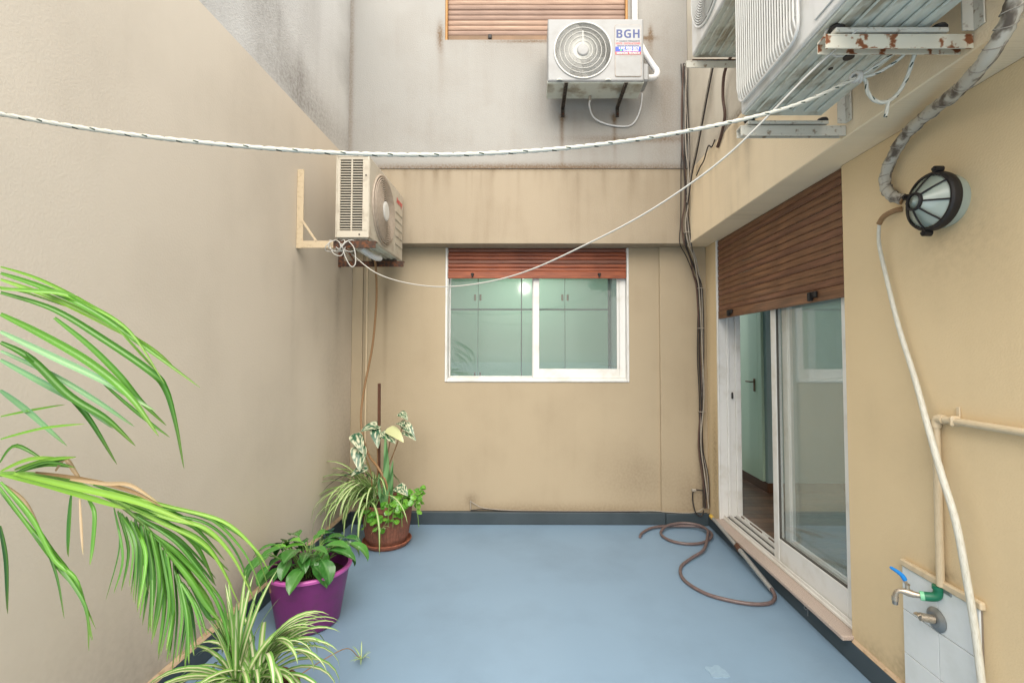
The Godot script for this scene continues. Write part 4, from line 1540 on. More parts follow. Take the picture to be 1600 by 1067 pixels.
	for i in 3:
		b.tube([V(-0.1415, -0.086 - i * 0.006, -0.0873), V(-0.1415, -0.089 - i * 0.006, -0.0873)], 0.0125, 12)
	b.tube([V(-0.1415, -0.083, -0.0873), V(-0.1415, -0.103, -0.0873)], 0.0105, 12)
	part(t, "spout_thread", b, M.zinc)
	b = MB.new()
	b.box(V(-0.102, 0.012, -0.062), V(0.026, 0.008, 0.02), 0.002, Basis(V(0, 0, 1), -0.5))
	b.tube([V(-0.102, 0.008, -0.062), V(-0.112, 0.032, -0.066)], [0.008, 0.006], 8)
	part(t, "spindle", b, M.chrome_worn)
	b = MB.new()
	b.tube(smooth([V(-0.108, 0.026, -0.064), V(-0.120, 0.048, -0.068), V(-0.142, 0.066, -0.076), V(-0.165, 0.080, -0.083)], 4), [0.010, 0.0105, 0.011, 0.011, 0.0105, 0.010, 0.0095, 0.009, 0.0085, 0.008, 0.0075, 0.007, 0.005], 10)
	part(t, "lever", b, M.lever_blue)
	b = MB.new()
	b.box(V(0.008, 0.018, 0.035), V(0.012, 0.022, 0.06), 0.004)
	part(t, "pipe_clamp", b, M.zinc)
	t = thing("capped_outlet", "capped pipe stub with round metal flange on the tiles below the tap", "pipe outlet", V(XR - 0.013, 0.452, -1.715))
	b = MB.new()
	b.lathe([[0.0, 0.0], [0.040, 0.0005], [0.041, 0.004], [0.030, 0.012], [0.026, 0.014], [0.0, 0.014]], 28, X)
	part(t, "flange", b, M.zinc)
	b = MB.new()
	b.tube([V(-0.012, 0, 0), V(-0.052, 0.004, -0.012)], 0.0145, 14)
	b.box(V(-0.058, 0.01, -0.016), V(0.014, 0.004, 0.022), 0.001, Basis(V(0, 0, 1), 0.4))
	part(t, "stub", b, M.chrome_worn)

func cables_and_ropes():
	# cable bundle down the right rear corner
	var t = thing("cable_bundle", "bundle of dark and pale cables running down the right rear corner", "cables", V(1.36, 0.1, -3.75))
	var o = V(1.36, 0.1, -3.75)
	var main = [V(1.262, 3.75, -3.752), V(1.262, 3.40, -3.750), V(1.262, 3.04, -3.748), V(1.262, 2.87, -3.745), V(1.262, 2.60, -3.745), V(1.255, 2.44, -3.745), V(1.265, 2.28, -3.75), V(1.312, 2.18, -3.80), V(1.365, 2.05, -3.85), V(1.405, 1.91, -3.870), V(1.410, 1.41, -3.873), V(1.412, 1.04, -3.873), V(1.398, 0.68, -3.870), V(1.428, 0.40, -3.862), V(1.432, 0.15, -3.845)]
	var offs = [[0.0, 0.0, 0.0085, "cable_dark", 0], [-0.020, 0.003, 0.006, "cable_brown", 1], [0.014, 0.004, 0.0055, "cable_grey", 2], [-0.030, 0.002, 0.004, "cable_dark", 3], [0.004, 0.016, 0.005, "cable_grey", 4], [0.020, 0.010, 0.004, "cable_dark", 5], [-0.010, 0.012, 0.004, "cable_dark", 6]]
	for f in offs:
		var p = []
		for i in main.size():
			var wob = sin(i * 1.7 + f[4] * 2.1) * 0.017
			var spread = 1.0 if i < 9 else 0.6
			if f[4] == 3 and i > 3 and i < 7:
				wob -= 0.030
			if f[4] == 2 and i > 6 and i < 9:
				wob += 0.035
			p.append(main[i] + V(f[0] * spread + wob * 0.7, 0, f[1]) - o)
		var b := MB.new()
		b.tube(smooth(p, 5), f[2], 7)
		part(t, "cable", b, M[f[3]])
	for y in [2.36, 1.93, 0.92, 1.60]:
		var b := MB.new()
		var x = 1.262 if y > 2.2 else 1.41
		var z = -3.745 if y > 2.2 else -3.866
		ring_tube(b, V(0, 0, 0), 0.026, 0.0035, 20, 5)
		var rr = part(t, "cable_tie", b, M.cable_grey)
		rr.rotation.x = PI / 2
		rr.position = V(x, y, z) - o
	# looser wires beside the bundle
	t = thing("drain_hose", "dark brown drain hose hanging from the ringed fan unit", "hose", V(1.27, 2.85, -3.0))
	var b := MB.new()
	var o2 = V(1.27, 2.85, -3.0)
	var dp = []
	for q in [V(1.16, 3.04, -2.42), V(1.20, 3.15, -2.58), V(1.235, 3.22, -2.80), V(1.255, 3.20, -2.97), V(1.268, 3.08, -3.03), V(1.275, 2.95, -3.02), V(1.278, 2.86, -3.08), V(1.28, 2.80, -3.16)]:
		dp.append(q - o2)
	b.tube(smooth(dp, 5), 0.010, 8)
	part(t, "hose", b, M.cable_brown)
	t = thing("loose_wire", "pale wires slanting down beside the dark cable bundle", "wire", V(1.27, 2.85, -3.5))
	for k in 2:
		b = MB.new()
		var q = []
		for e in [V(1.272, 3.42, -3.20), V(1.272, 3.25, -3.33), V(1.268, 3.1, -3.42), V(1.266, 2.95, -3.52), V(1.264, 2.80, -3.64), V(1.258, 2.6, -3.72)]:
			q.append(e + V(-k * 0.004, -k * 0.03, k * 0.03) - V(1.27, 2.85, -3.5))
		b.tube(smooth(q, 4), 0.0055, 6)
		part(t, "strand", b, M.cable_grey if k == 0 else M.cable_dark)
	b = MB.new()
	var ql = []
	for e in [V(1.280, 2.87, -3.20), V(1.276, 2.84, -3.25), V(1.272, 2.87, -3.30), V(1.27, 2.80, -3.38), V(1.268, 2.78, -3.45), V(1.264, 2.74, -3.52)]:
		ql.append(e - V(1.27, 2.85, -3.5))
	b.tube(smooth(ql, 4), 0.005, 6)
	part(t, "loop", b, M.cable_dark)
	# socket lead in the corner
	t = thing("corner_lead", "black looped lead with a small plug near the floor in the rear corner", "cable", V(1.38, 0.1, -3.85))
	b = MB.new()
	var ol = V(1.38, 0.1, -3.85)
	var pl2 = []
	for e in [V(1.43, 0.28, -3.86), V(1.38, 0.285, -3.87), V(1.335, 0.28, -3.87), V(1.328, 0.2, -3.868), V(1.345, 0.11, -3.85), V(1.385, 0.085, -3.84), V(1.41, 0.13, -3.85)]:
		pl2.append(e - ol)
	b.tube(smooth(pl2, 5), 0.005, 6)
	part(t, "lead", b, M.cable_dark)
	b = MB.new()
	b.box(V(1.338, 0.284, -3.868) - ol, V(0.035, 0.022, 0.02), 0.004)
	part(t, "plug", b, M.cable_grey)
	# thin wire on top of the plinth
	t = thing("skirting_wire", "thin grubby wire lying along the top of the rear plinth", "wire", V(0.4, 0.1, -3.89))
	var os = V(0.4, 0.1, -3.89)
	for k in 3:
		b = MB.new()
		var q = []
		if k == 0:
			for e in [V(-0.485, 0.185, -3.905), V(-0.46, 0.165, -3.905), V(-0.36, 0.125, -3.90), V(-0.1, 0.109, -3.895), V(0.3, 0.107, -3.890), V(0.7, 0.108, -3.888), V(1.0, 0.112, -3.886), V(1.12, 0.108, -3.872), V(1.25, 0.102, -3.868), V(1.36, 0.112, -3.862), V(1.43, 0.16, -3.86)]:
				q.append(e - os)
		elif k == 1:
			for e in [V(-0.48, 0.11, -3.895), V(-0.36, 0.118, -3.893), V(-0.2, 0.108, -3.889), V(0.1, 0.106, -3.884), V(0.5, 0.105, -3.882), V(0.9, 0.107, -3.880)]:
				q.append(e - os)
		else:
			for e in [V(-0.485, 0.185, -3.908), V(-0.482, 0.14, -3.905), V(-0.48, 0.108, -3.90)]:
				q.append(e - os)
		b.tube(smooth(q, 5), [0.0035, 0.0045, 0.004][k], 6)
		part(t, "wire", b, [M.cable_grey, M.cable_dark, M.cable_grey][k])
	# thick flecked clothes line
	t = thing("clothes_line", "thick white rope with dark flecks strung right across the patio", "rope", V(0, 2.0, -1.3))
	var rp = [V(-1.475, 2.026, -1.164), V(-1.355, 2.008, -1.177), V(-1.161, 1.982, -1.199), V(-0.961, 1.964, -1.222), V(-0.738, 1.952, -1.247), V(-0.523, 1.947, -1.271), V(-0.335, 1.951, -1.292), V(-0.123, 1.965, -1.316), V(0.134, 1.996, -1.345), V(0.403, 2.046, -1.376), V(0.686, 2.118, -1.408), V(0.853, 2.176, -1.427), V(1.027, 2.262, -1.446)]
	var ro = V(0, 2.0, -1.3)
	rope(t, "line", rp, ro, 0.0056)
	rope(t, "tail_to_bracket", [V(1.027, 2.262, -1.446), V(1.07, 2.285, -1.42), V(1.10, 2.305, -1.39), V(1.135, 2.335, -1.365), V(1.15, 2.346, -1.345)], ro, 0.0052)
	rope(t, "tail_to_bracket", [V(1.035, 2.262, -1.450), V(1.08, 2.268, -1.43), V(1.12, 2.290, -1.395), V(1.145, 2.325, -1.36), V(1.158, 2.345, -1.34)], ro, 0.0048)
	rope(t, "loose_loop", [V(1.03, 2.262, -1.45), V(1.055, 2.255, -1.45), V(1.06, 2.215, -1.448), V(1.082, 2.187, -1.446), V(1.115, 2.183, -1.444), V(1.145, 2.205, -1.44), V(1.16, 2.245, -1.42), V(1.158, 2.30, -1.385), V(1.152, 2.345, -1.35)], ro, 0.0058)
	rope(t, "loose_end", [V(1.12, 2.186, -1.444), V(1.118, 2.165, -1.446), V(1.113, 2.138, -1.448)], ro, 0.0058)
	b = MB.new()
	for k in 4:
		var p = []
		for i in 13:
			var an = TAU * i / 12.0
			p.append(V(1.027 + 0.006 * k - 0.008, 2.263, -1.446) + V(sin(an + k) * 0.006, cos(an) * 0.013, sin(an) * 0.013) - ro)
		b.tube(p, 0.0058, 6)
	part(t, "knot", b, M.cord_white)
	# thin cord sagging diagonally
	t = thing("thin_cord", "thin white cord sagging from the cream unit up to the near bracket", "cord", V(0, 1.9, -2.2))
	b = MB.new()
	var q2 = []
	for e in [V(-1.144, 2.030, -3.005), V(-0.946, 1.889, -2.847), V(-0.721, 1.800, -2.668), V(-0.463, 1.745, -2.462), V(-0.209, 1.739, -2.259), V(0.007, 1.770, -2.087), V(0.241, 1.845, -1.900), V(0.417, 1.914, -1.760), V(0.560, 1.991, -1.645), V(0.670, 2.068, -1.557), V(0.763, 2.157, -1.483), V(0.855, 2.253, -1.410), V(0.95, 2.335, -1.335)]:
		q2.append(e - V(0, 1.9, -2.2))
	b.tube(smooth(q2, 6), 0.0032, 6)
	part(t, "cord", b, M.cord_white)
	b = MB.new()
	var q3 = []
	for e in [V(0.895, 2.375, -1.36), V(0.885, 2.352, -1.38), V(0.905, 2.320, -1.40), V(0.93, 2.302, -1.40), V(0.95, 2.300, -1.395)]:
		q3.append(e - V(0, 1.9, -2.2))
	b.tube(smooth(q3, 5), 0.004, 6)
	part(t, "hanging_end", b, M.cord_white)
	# tangle of cord on the cream unit's bracket
	t = thing("cord_tangle", "untidy tangle of white cord tied round the cream unit's bracket", "cord", V(-1.2, 2.08, -2.94))
	b = MB.new()
	for k in 6:
		var p = []
		var c0 = V(-0.05 + 0.022 * k, 0.0, 0.0)
		for i in 8:
			var an = TAU * i / 7.0 + k
			p.append(c0 + V(cos(an * 1.3 + k) * 0.03, cos(an) * 0.036 - 0.01, sin(an) * 0.032 + 0.004))
		b.tube(smooth(p, 3), 0.0032, 5)
	b.tube(smooth([V(0.02, 0.0, 0.02), V(0.05, -0.09, 0.025), V(0.085, -0.145, 0.02), V(0.11, -0.12, 0.02), V(0.10, -0.03, 0.02), V(0.06, 0.02, 0.02)], 5), 0.0035, 5)
	b.tube(smooth([V(-0.06, 0.01, 0.02), V(-0.03, -0.06, 0.022), V(0.02, -0.075, 0.02), V(0.045, -0.02, 0.02)], 5), 0.003, 5)
	part(t, "cord", b, M.cord_white)

func rope(t: Node3D, called: String, pts: Array, o: Vector3, r: float):
	var q = smooth(pts, 24 if pts.size() > 8 and called == "line" else 10)
	# even spacing so that the flecks repeat along the rope
	var total = 0.0
	for i in q.size() - 1:
		total += q[i].distance_to(q[i + 1])
	var step = 0.007
	var out = []
	var need = 0.0
	for i in q.size() - 1:
		var L = q[i].distance_to(q[i + 1])
		while need <= L:
			out.append(q[i].lerp(q[i + 1], need / L) - o)
			need += step
		need -= L
	out.append(q[-1] - o)
	var b := MB.new()
	var sides = 8
	# tube built by hand: flecks on a spiral
	var m = out.size()
	var rings = []
	for i in m:
		var tg = (out[mini(i + 1, m - 1)] - out[maxi(i - 1, 0)]).normalized()
		var u = tg.cross(V(0.1, 0.3, 1)).normalized()
		var w = tg.cross(u)
		var ring = []
		for k in sides + 1:
			var an = TAU * k / sides + i * 0.35
			var d = u * cos(an) + w * sin(an)
			var rr = r * (1.0 + (0.10 if k % 2 else -0.06))
			ring.append([out[i] + d * rr, d, k])
		rings.append(ring)
	for i in m - 1:
		for k in sides:
			var dark = (i % 6 < 2) and (k % 4 == 0)
			b.col = Color(0.04, 0.06, 0.05) if dark else (Color(0.60, 0.60, 0.53) if k % 2 else Color(0.48, 0.48, 0.42))
			var A = rings[i][k]
			var B = rings[i][k + 1]
			var C = rings[i + 1][k + 1]
			var E = rings[i + 1][k]
			b.tri(A[0], B[0], C[0], A[1], B[1], C[1])
			b.tri(A[0], C[0], E[0], A[1], C[1], E[1])
	part(t, called, b, M.rope_weave)

func hoses():
	# insulated refrigerant pipe
	var t = thing("insulated_pipe", "grimy white wrapped pipe bending down the right wall above the lamp", "pipe", V(1.43, 2.0, -1.8))
	var o = V(1.43, 2.0, -1.8)
	var p = []
	for e in [V(1.225, 2.72, -1.10), V(1.232, 2.46, -1.12), V(1.240, 2.305, -1.172), V(1.246, 2.25, -1.205), V(1.258, 2.205, -1.275), V(1.315, 2.205, -1.42), V(1.375, 2.225, -1.595), V(1.412, 2.215, -1.745), V(1.430, 2.150, -1.848), V(1.433, 2.085, -1.876), V(1.44, 2.030, -1.856), V(1.462, 2.000, -1.825)]:
		p.append(e - o)
	var q = smooth(p, 8)
	var rr = []
	for i in q.size():
		rr.append(0.0205 + 0.0014 * sin(i * 1.1) + 0.001 * sin(i * 2.7))
	var b := MB.new()
	b.tube(q, rr, 14)
	part(t, "wrapping", b, M.wrap_dirty)
	b = MB.new()
	var sp = []
	var k0 = 0.0
	for i in range(2, q.size() - 2):
		var tg = (q[i + 1] - q[i - 1]).normalized()
		var u = tg.cross(Vector3.UP).normalized()
		var w2 = tg.cross(u)
		for s in 3:
			k0 += 0.42
			sp.append(q[i].lerp(q[i + 1], s / 3.0) + (u * cos(k0) + w2 * sin(k0)) * (rr[i] + 0.0006))
	b.tube(sp, 0.0016, 5)
	part(t, "tape_edge", b, M.wrap_seam)
	b = MB.new()
	b.tube([q[-3], q[-1] + (q[-1] - q[-3]).normalized() * 0.004], 0.0185, 14)
	part(t, "foam_end", b, M.hose_brown)
	# white hose out of the wall
	t = thing("white_drain_hose", "long white hose hanging from the wall stub down past the tap", "hose", V(1.44, 1.0, -1.7))
	o = V(1.44, 1.0, -1.7)
	b = MB.new()
	b.tube(smooth([V(1.466, 1.965, -1.835) - o, V(1.445, 1.962, -1.85) - o, V(1.436, 1.952, -1.89) - o, V(1.436, 1.930, -1.918) - o], 5), 0.0105, 10)
	part(t, "stub", b, M.hose_brown)
	p = []
	for e in [V(1.437, 1.934, -1.917), V(1.438, 1.851, -1.923), V(1.44, 1.713, -1.893), V(1.44, 1.503, -1.835), V(1.44, 1.308, -1.766), V(1.42, 1.140, -1.690), V(1.41, 0.985, -1.628), V(1.41, 0.847, -1.580), V(1.418, 0.668, -1.555), V(1.43, 0.476, -1.540), V(1.43, 0.25, -1.52), V(1.42, 0.012, -1.50)]:
		p.append(e - o)
	q = smooth(p, 6)
	rr = []
	for i in q.size():
		rr.append(lerpf(0.0065, 0.0110, clampf(i / 34.0, 0, 1)))
	b = MB.new()
	b.tube(q, rr, 10)
	part(t, "hose", b, M.hose_white)
	# garden hose on the floor
	t = thing("garden_hose", "dark garden hose coiled loosely on the blue floor by the door", "hose", V(1.2, 0, -3.5))
	o = V(1.2, 0, -3.5)
	p = []
	for e in [V(0.834, 0.012, -3.600), V(0.879, 0.013, -3.689), V(1.000, 0.016, -3.79), V(1.200, 0.022, -3.800), V(1.340, 0.03, -3.76), V(1.385, 0.03, -3.65), V(1.350, 0.026, -3.55), V(1.250, 0.016, -3.48), V(1.130, 0.013, -3.475), V(1.035, 0.014, -3.54), V(1.009, 0.018, -3.66), V(1.09, 0.034, -3.77), V(1.221, 0.045, -3.80), V(1.322, 0.046, -3.76), V(1.362, 0.046, -3.66), V(1.318, 0.04, -3.531), V(1.219, 0.026, -3.340), V(1.091, 0.014, -3.227), V(0.990, 0.012, -3.113), V(0.947, 0.012, -2.981), V(0.966, 0.012, -2.861), V(1.037, 0.012, -2.750), V(1.154, 0.012, -2.681), V(1.258, 0.012, -2.655), V(1.345, 0.012, -2.672), V(1.398, 0.018, -2.73), V(1.402, 0.036, -2.78)]:
		p.append(e - o)
	b = MB.new()
	b.tube(smooth(p, 7), 0.0105, 10)
	part(t, "hose", b, M.hose_garden)
	t = thing("metal_conduit", "pale metal tube leaning along the plinth below the door threshold", "pipe", V(1.40, 0.0, -3.2))
	o = V(1.40, 0.0, -3.2)
	b = MB.new()
	b.tube([V(1.402, 0.034, -2.775) - o, V(1.400, 0.094, -3.200) - o], 0.0145, 12)
	part(t, "tube", b, M.steel_pipe)
	b = MB.new()
	b.tube([V(1.400, 0.094, -3.200) - o, V(1.40, 0.14, -3.645) - o], 0.012, 12)
	part(t, "tube", b, M.steel_pipe)
	b = MB.new()
	b.tube([V(1.400, 0.0905, -3.175) - o, V(1.400, 0.098, -3.23) - o], 0.017, 12)
	b.box(V(1.396, 0.113, -3.21) - o, V(0.012, 0.02, 0.024), 0.002)
	part(t, "joint", b, M.rusty_iron)
	b = MB.new()
	b.tube([V(1.40, 0.1385, -3.63) - o, V(1.40, 0.1435, -3.68) - o], 0.0135, 12)
	part(t, "taped_end", b, M.yellow_tape)
	t = thing("plinth_hook", "small bent wire hook on the dark plinth under the threshold", "hook", V(1.45, 0.09, -2.5))
	b = MB.new()
	b.tube(smooth([V(0, 0.004, 0), V(-0.012, 0.0, 0), V(-0.018, -0.012, 0), V(-0.012, -0.022, 0.004), V(-0.006, -0.014, 0.01), V(-0.008, -0.05, 0.012)], 4), 0.002, 5)
	part(t, "wire", b, M.zinc)
	# brown drain hose of the cream unit down into the big pot
	t = thing("drain_hose", "thin brown hose dropping from the cream unit into the terracotta pot", "hose", V(-1.2, 0.3, -3.5))
	o = V(-1.2, 0.3, -3.5)
	p = []
	for e in [V(-1.17, 2.10, -3.52), V(-1.172, 2.02, -3.56), V(-1.185, 1.80, -3.62), V(-1.225, 1.45, -3.66), V(-1.272, 1.15, -3.64), V(-1.285, 0.93, -3.60), V(-1.25, 0.76, -3.55), V(-1.175, 0.645, -3.47), V(-1.09, 0.58, -3.40), V(-1.03, 0.50, -3.375), V(-1.005, 0.40, -3.385), V(-1.0, 0.28, -3.40)]:
		p.append(e - o)
	b = MB.new()
	b.tube(smooth(p, 6), 0.0085, 8)
	part(t, "hose", b, M.hose_brown)
	# corner conduit
	t = thing("corner_conduit", "slim beige conduit running down the left rear corner", "pipe", V(-1.36, 0.1, -3.91))
	b = MB.new()
	b.tube([V(0, 0.0, -0.002), V(0, 2.17, -0.002)], 0.009, 8)
	part(t, "tube", b, M.pipe_beige)
	# white insulated pipe of the lettered unit
	t = thing("insulated_pipe", "white wrapped pipe looping beside the lettered unit and up the wall", "pipe", V(0.9, 3.5, -3.7))
	o = V(0.9, 3.5, -3.7)
	p = []
	for e in [V(0.855, 4.65, -3.735), V(0.855, 4.2, -3.735), V(0.86, 4.0, -3.735), V(0.885, 3.92, -3.725), V(0.93, 3.80, -3.70), V(0.985, 3.69, -3.68), V(1.005, 3.62, -3.64), V(0.985, 3.555, -3.60), V(0.94, 3.525, -3.57), V(0.90, 3.52, -3.555)]:
		p.append(e - o)
	b = MB.new()
	b.tube(smooth(p, 6), 0.024, 12)
	part(t, "wrapping", b, M.wrap_white)
	b = MB.new()
	p = []
	for e in [V(0.862, 3.66, -3.60), V(0.91, 3.62, -3.59), V(0.935, 3.66, -3.62), V(0.93, 3.72, -3.70)]:
		p.append(e - o)
	b.tube(smooth(p, 5), 0.006, 8)
	part(t, "power_lead", b, M.cable_dark)
	# its drain hose
	t = thing("drain_hose", "thin white drain tube looping below the lettered unit", "hose", V(0.7, 3.3, -3.7))
	o = V(0.7, 3.3, -3.7)
	p = []
	for e in [V(0.471, 3.375, -3.61), V(0.473, 3.345, -3.65), V(0.515, 3.30, -3.73), V(0.60, 3.262, -3.755), V(0.72, 3.238, -3.758), V(0.82, 3.245, -3.758), V(0.875, 3.31, -3.755), V(0.905, 3.41, -3.75), V(0.912, 3.50, -3.74)]:
		p.append(e - o)
	b = MB.new()
	b.tube(smooth(p, 6), 0.0065, 8)
	part(t, "hose", b, M.wrap_white)

# ------------------------------------------------------------------ plants
func strap_path(p0: Vector3, az: float, length: float, lift: float, droop: float, n := 11) -> Array:
	var p = [p0]
	var pitch = lift
	var pos = p0
	for i in n:
		pos += V(cos(az) * cos(pitch), sin(pitch), sin(az) * cos(pitch)) * (length / n)
		p.append(pos)
		pitch = maxf(pitch - droop / n * (0.6 + 0.9 * i / n), -1.5)
	return p

func strap_width(t: float, w: float) -> float:
	return w * (0.55 + 0.45 * sin(minf(t * 2.2, PI / 2))) * pow(1.0 - pow(t, 2.6), 0.8)

func spider_colour(t: float, s: float, g: Color, c: Color) -> Color:
	return c if absf(s) < 0.30 else g

func spider_leaf(parent: Node, p0: Vector3, az: float, length: float, lift: float, droop: float, w: float):
	var b := MB.new()
	var g = Color(0.10, 0.27, 0.045).lerp(Color(0.21, 0.40, 0.085), rng.randf())
	var c = Color(0.48, 0.54, 0.28).lerp(Color(0.68, 0.68, 0.46), rng.randf())
	b.leaf(strap_path(p0, az, length, lift, droop), func(t): return strap_width(t, w), func(t, s): return spider_colour(t, s, g, c), 0.35, 8)
	part(parent, "leaf", b, M.leaf)

func broad_width(t: float, w: float) -> float:
	if t < 0.12:
		return w * 0.08 + w * 0.3 * t
	var u = (t - 0.12) / 0.88
	return w * pow(sin(PI * pow(u, 0.8)), 0.85) + 0.0002

func heart_width(t: float, w: float) -> float:
	return w * pow(sin(PI * pow(clampf(t, 0, 1), 0.55)), 0.8) + 0.0002

func disc_width(t: float, w: float) -> float:
	return w * sqrt(maxf(0.0, 1.0 - pow(2.0 * t - 1.0, 2.0))) + 0.0002

func soil_disc(t: Node3D, y: float, r: float):
	var b := MB.new()
	b.lathe([[r, y - 0.01], [r * 0.7, y + 0.004], [r * 0.3, y + 0.010], [0.0, y + 0.006]], 24, Transform3D(), true)
	part(t, "soil", b, M.soil)

func potted_plants():
	# --- terracotta pot in the corner
	var base = V(-1.045, 0, -3.50)
	var t = thing("plant_pot", "brown terracotta pot on a saucer in the left rear corner", "plant pot", base)
	var b := MB.new()
	b.lathe([[0.0, 0.022], [0.135, 0.022], [0.150, 0.06], [0.166, 0.16], [0.176, 0.27], [0.183, 0.275], [0.186, 0.31], [0.180, 0.316], [0.168, 0.312], [0.164, 0.25]], 44)
	part(t, "pot_body", b, M.terracotta)
	b = MB.new()
	for k in 44:
		var an = TAU * k / 44.0 + rng.randf() * 0.04
		var d = V(cos(an), 0, sin(an))
		b.tube([d * 0.150 + V(0, 0.06, 0), d * 0.1655 + V(0, 0.16, 0), d * 0.1755 + V(0, 0.265, 0)], 0.0022, 4)
	part(t, "ridges", b, M.terracotta)
	b = MB.new()
	b.lathe([[0.0, 0.002], [0.150, 0.002], [0.168, 0.020], [0.176, 0.036], [0.170, 0.040], [0.158, 0.020], [0.0, 0.012]], 40)
	part(t, "saucer", b, M.terracotta_saucer)
	soil_disc(t, 0.285, 0.165)
	var sp = thing("spider_plant", "striped spider plant drooping over the left of the terracotta pot", "plant", base + V(-0.09, 0.28, 0.03))
	var bl := rng
	for k in 84:
		var az = PI + bl.randf_range(-1.5, 1.5) * (1.0 if k % 3 else 1.6)
		az = PI * 0.92 + (az - PI) * 0.9
		var org = V(bl.randf_range(-0.03, 0.03), bl.randf_range(0, 0.10), bl.randf_range(-0.03, 0.05))
		spider_leaf(sp, org, az, bl.randf_range(0.32, 0.64), bl.randf_range(0.3, 1.25), bl.randf_range(2.0, 3.1), bl.randf_range(0.008, 0.013))
	b = MB.new()
	b.tube(smooth([V(0, 0.06, 0.04), V(0.02, 0.17, 0.10), V(0.14, 0.10, 0.16), V(0.16, -0.02, 0.19), V(0.12, -0.09, 0.20)], 6), 0.0018, 5)
	part(sp, "runner", b, M.stem_green)
	for k in 9:
		spider_leaf(sp, V(0.115, -0.095, 0.195), TAU * k / 9.0, bl.randf_range(0.05, 0.085), bl.randf_range(0.1, 1.0), 1.8, 0.004)
	# dark strap leaf that leans far left
	b = MB.new()
	var dk = Color(0.025, 0.075, 0.04)
	b.leaf(smooth([V(0.03, 0.16, 0.0), V(-0.06, 0.235, 0.02), V(-0.20, 0.23, 0.05), V(-0.30, 0.17, 0.07), V(-0.345, 0.12, 0.08)], 4), func(tt): return 0.016 * sin(PI * (0.08 + 0.9 * tt)), func(_t, _s): return dk, 0.3, 4)
	part(sp, "dark_leaf", b, M.glossy_leaf)
	# snake plant
	var sn = thing("snake_plant", "banded upright snake plant blades behind the timber stake", "plant", base + V(0.012, 0.29, 0.12))
	for k in 3:
		b = MB.new()
		var lean = [[0.010, 0.53, 0.023], [0.05, 0.34, 0.017], [-0.02, 0.26, 0.014], [-0.10, 0.42, 0.014]][k]
		var pth = []
		for i in 13:
			var u = i / 12.0
			pth.append(V(lean[0] * (0.3 + u) + 0.01 * sin(u * 4 + k), lean[1] * u, [0.0, -0.03, 0.02, -0.02][k] + 0.01 * u))
		var wd = lean[2]
		b.leaf(pth, func(tt): return wd * pow(sin(PI * clampf(0.22 + 0.78 * tt, 0, 1)), 0.7) + 0.0002, func(tt, s): return (Color(0.055, 0.16, 0.05) if sin(tt * 60.0 + s * 2.0) > 0.1 else Color(0.16, 0.32, 0.13)), 0.3, 4, V(0, 0, 1))
		part(sn, "blade", b, M.leaf)
	# variegated climber
	var po = thing("variegated_climber", "climber with cream and green marbled leaves round the timber stake", "plant", base + V(-0.06, 0.29, 0.0))
	var nz = noise(77, 9.0, 3)
	var spots = [[V(-0.155, 0.49, 0.06), -0.9, 0.16, 0.055], [V(-0.125, 0.40, 0.09), -1.3, 0.17, 0.065], [V(-0.03, 0.575, 0.03), 2.4, 0.15, 0.05], [V(-0.015, 0.53, 0.06), -1.2, 0.13, 0.045], [V(0.06, 0.52, 0.08), 0.1, 0.15, 0.05], [V(0.11, 0.545, 0.08), -0.2, 0.17, 0.052], [V(0.15, 0.60, 0.03), 1.2, 0.13, 0.05], [V(0.20, 0.575, 0.04), -0.4, 0.13, 0.045], [V(0.21, 0.53, 0.05), 0.2, 0.13, 0.04], [V(0.16, 0.66, 0.02), 0.6, 0.10, 0.04], [V(-0.09, 0.28, 0.10), 2.6, 0.12, 0.045], [V(0.10, 0.24, 0.10), 1.0, 0.13, 0.04], [V(0.18, 0.15, 0.12), 0.5, 0.12, 0.05]]
	for k in spots.size():
		var s0 = spots[k]
		b = MB.new()
		var dir = V(cos(s0[1]) * 0.9, sin(s0[1]) * 0.35 - 0.15, 0.5).normalized()
		var pth = []
		for i in 11:
			var u = i / 10.0
			pth.append(s0[0] + dir * s0[2] * (u - 0.3) + V(0, -0.05 * u * u, 0))
		var wd = s0[3] * 0.86
		if k == 11:
			continue
		var cream = k in [5]
		b.leaf(pth, func(tt): return heart_width(tt, wd), func(tt, s): return (Color(0.52, 0.55, 0.30) if cream else (Color(0.62, 0.63, 0.45) if nz.get_noise_3d(tt * 0.6, s * 0.35, k * 3.1) > 0.10 else Color(0.04, 0.125, 0.07))), 0.18, 10, V(0.15, 1.0, 0.75).normalized())
		part(po, "leaf", b, M.glossy_leaf)
	for e in [[V(-0.13, 0.42, 0.07), V(-0.05, 0.2, 0.03)], [V(-0.03, 0.52, 0.03), V(-0.01, 0.2, 0.02)], [V(0.10, 0.52, 0.07), V(0.02, 0.15, 0.03)], [V(0.17, 0.56, 0.03), V(0.05, 0.2, 0.02)]]:
		b = MB.new()
		b.tube(smooth([e[1] - V(0, 0.2, 0), e[1], e[1].lerp(e[0], 0.6) + V(0.01, 0.02, 0), e[0]], 4), 0.004, 6)
		part(po, "stem", b, M.hose_brown)
	# stake
	var sk = thing("timber_stake", "square dark timber stake standing in the terracotta pot", "stake", base + V(-0.065, 0.28, 0.01))
	b = MB.new()
	b.box(V(0, 0.44, 0), V(0.019, 0.9, 0.019), 0.002, Basis(V(0, 0, 1), 0.008))
	part(sk, "post", b, M.stake_timber)
	# round leaved trailer
	var pi = thing("round_leaf_plant", "bright green round leaved trailer spilling over the pot's right rim", "plant", base + V(0.06, 0.29, 0.06))
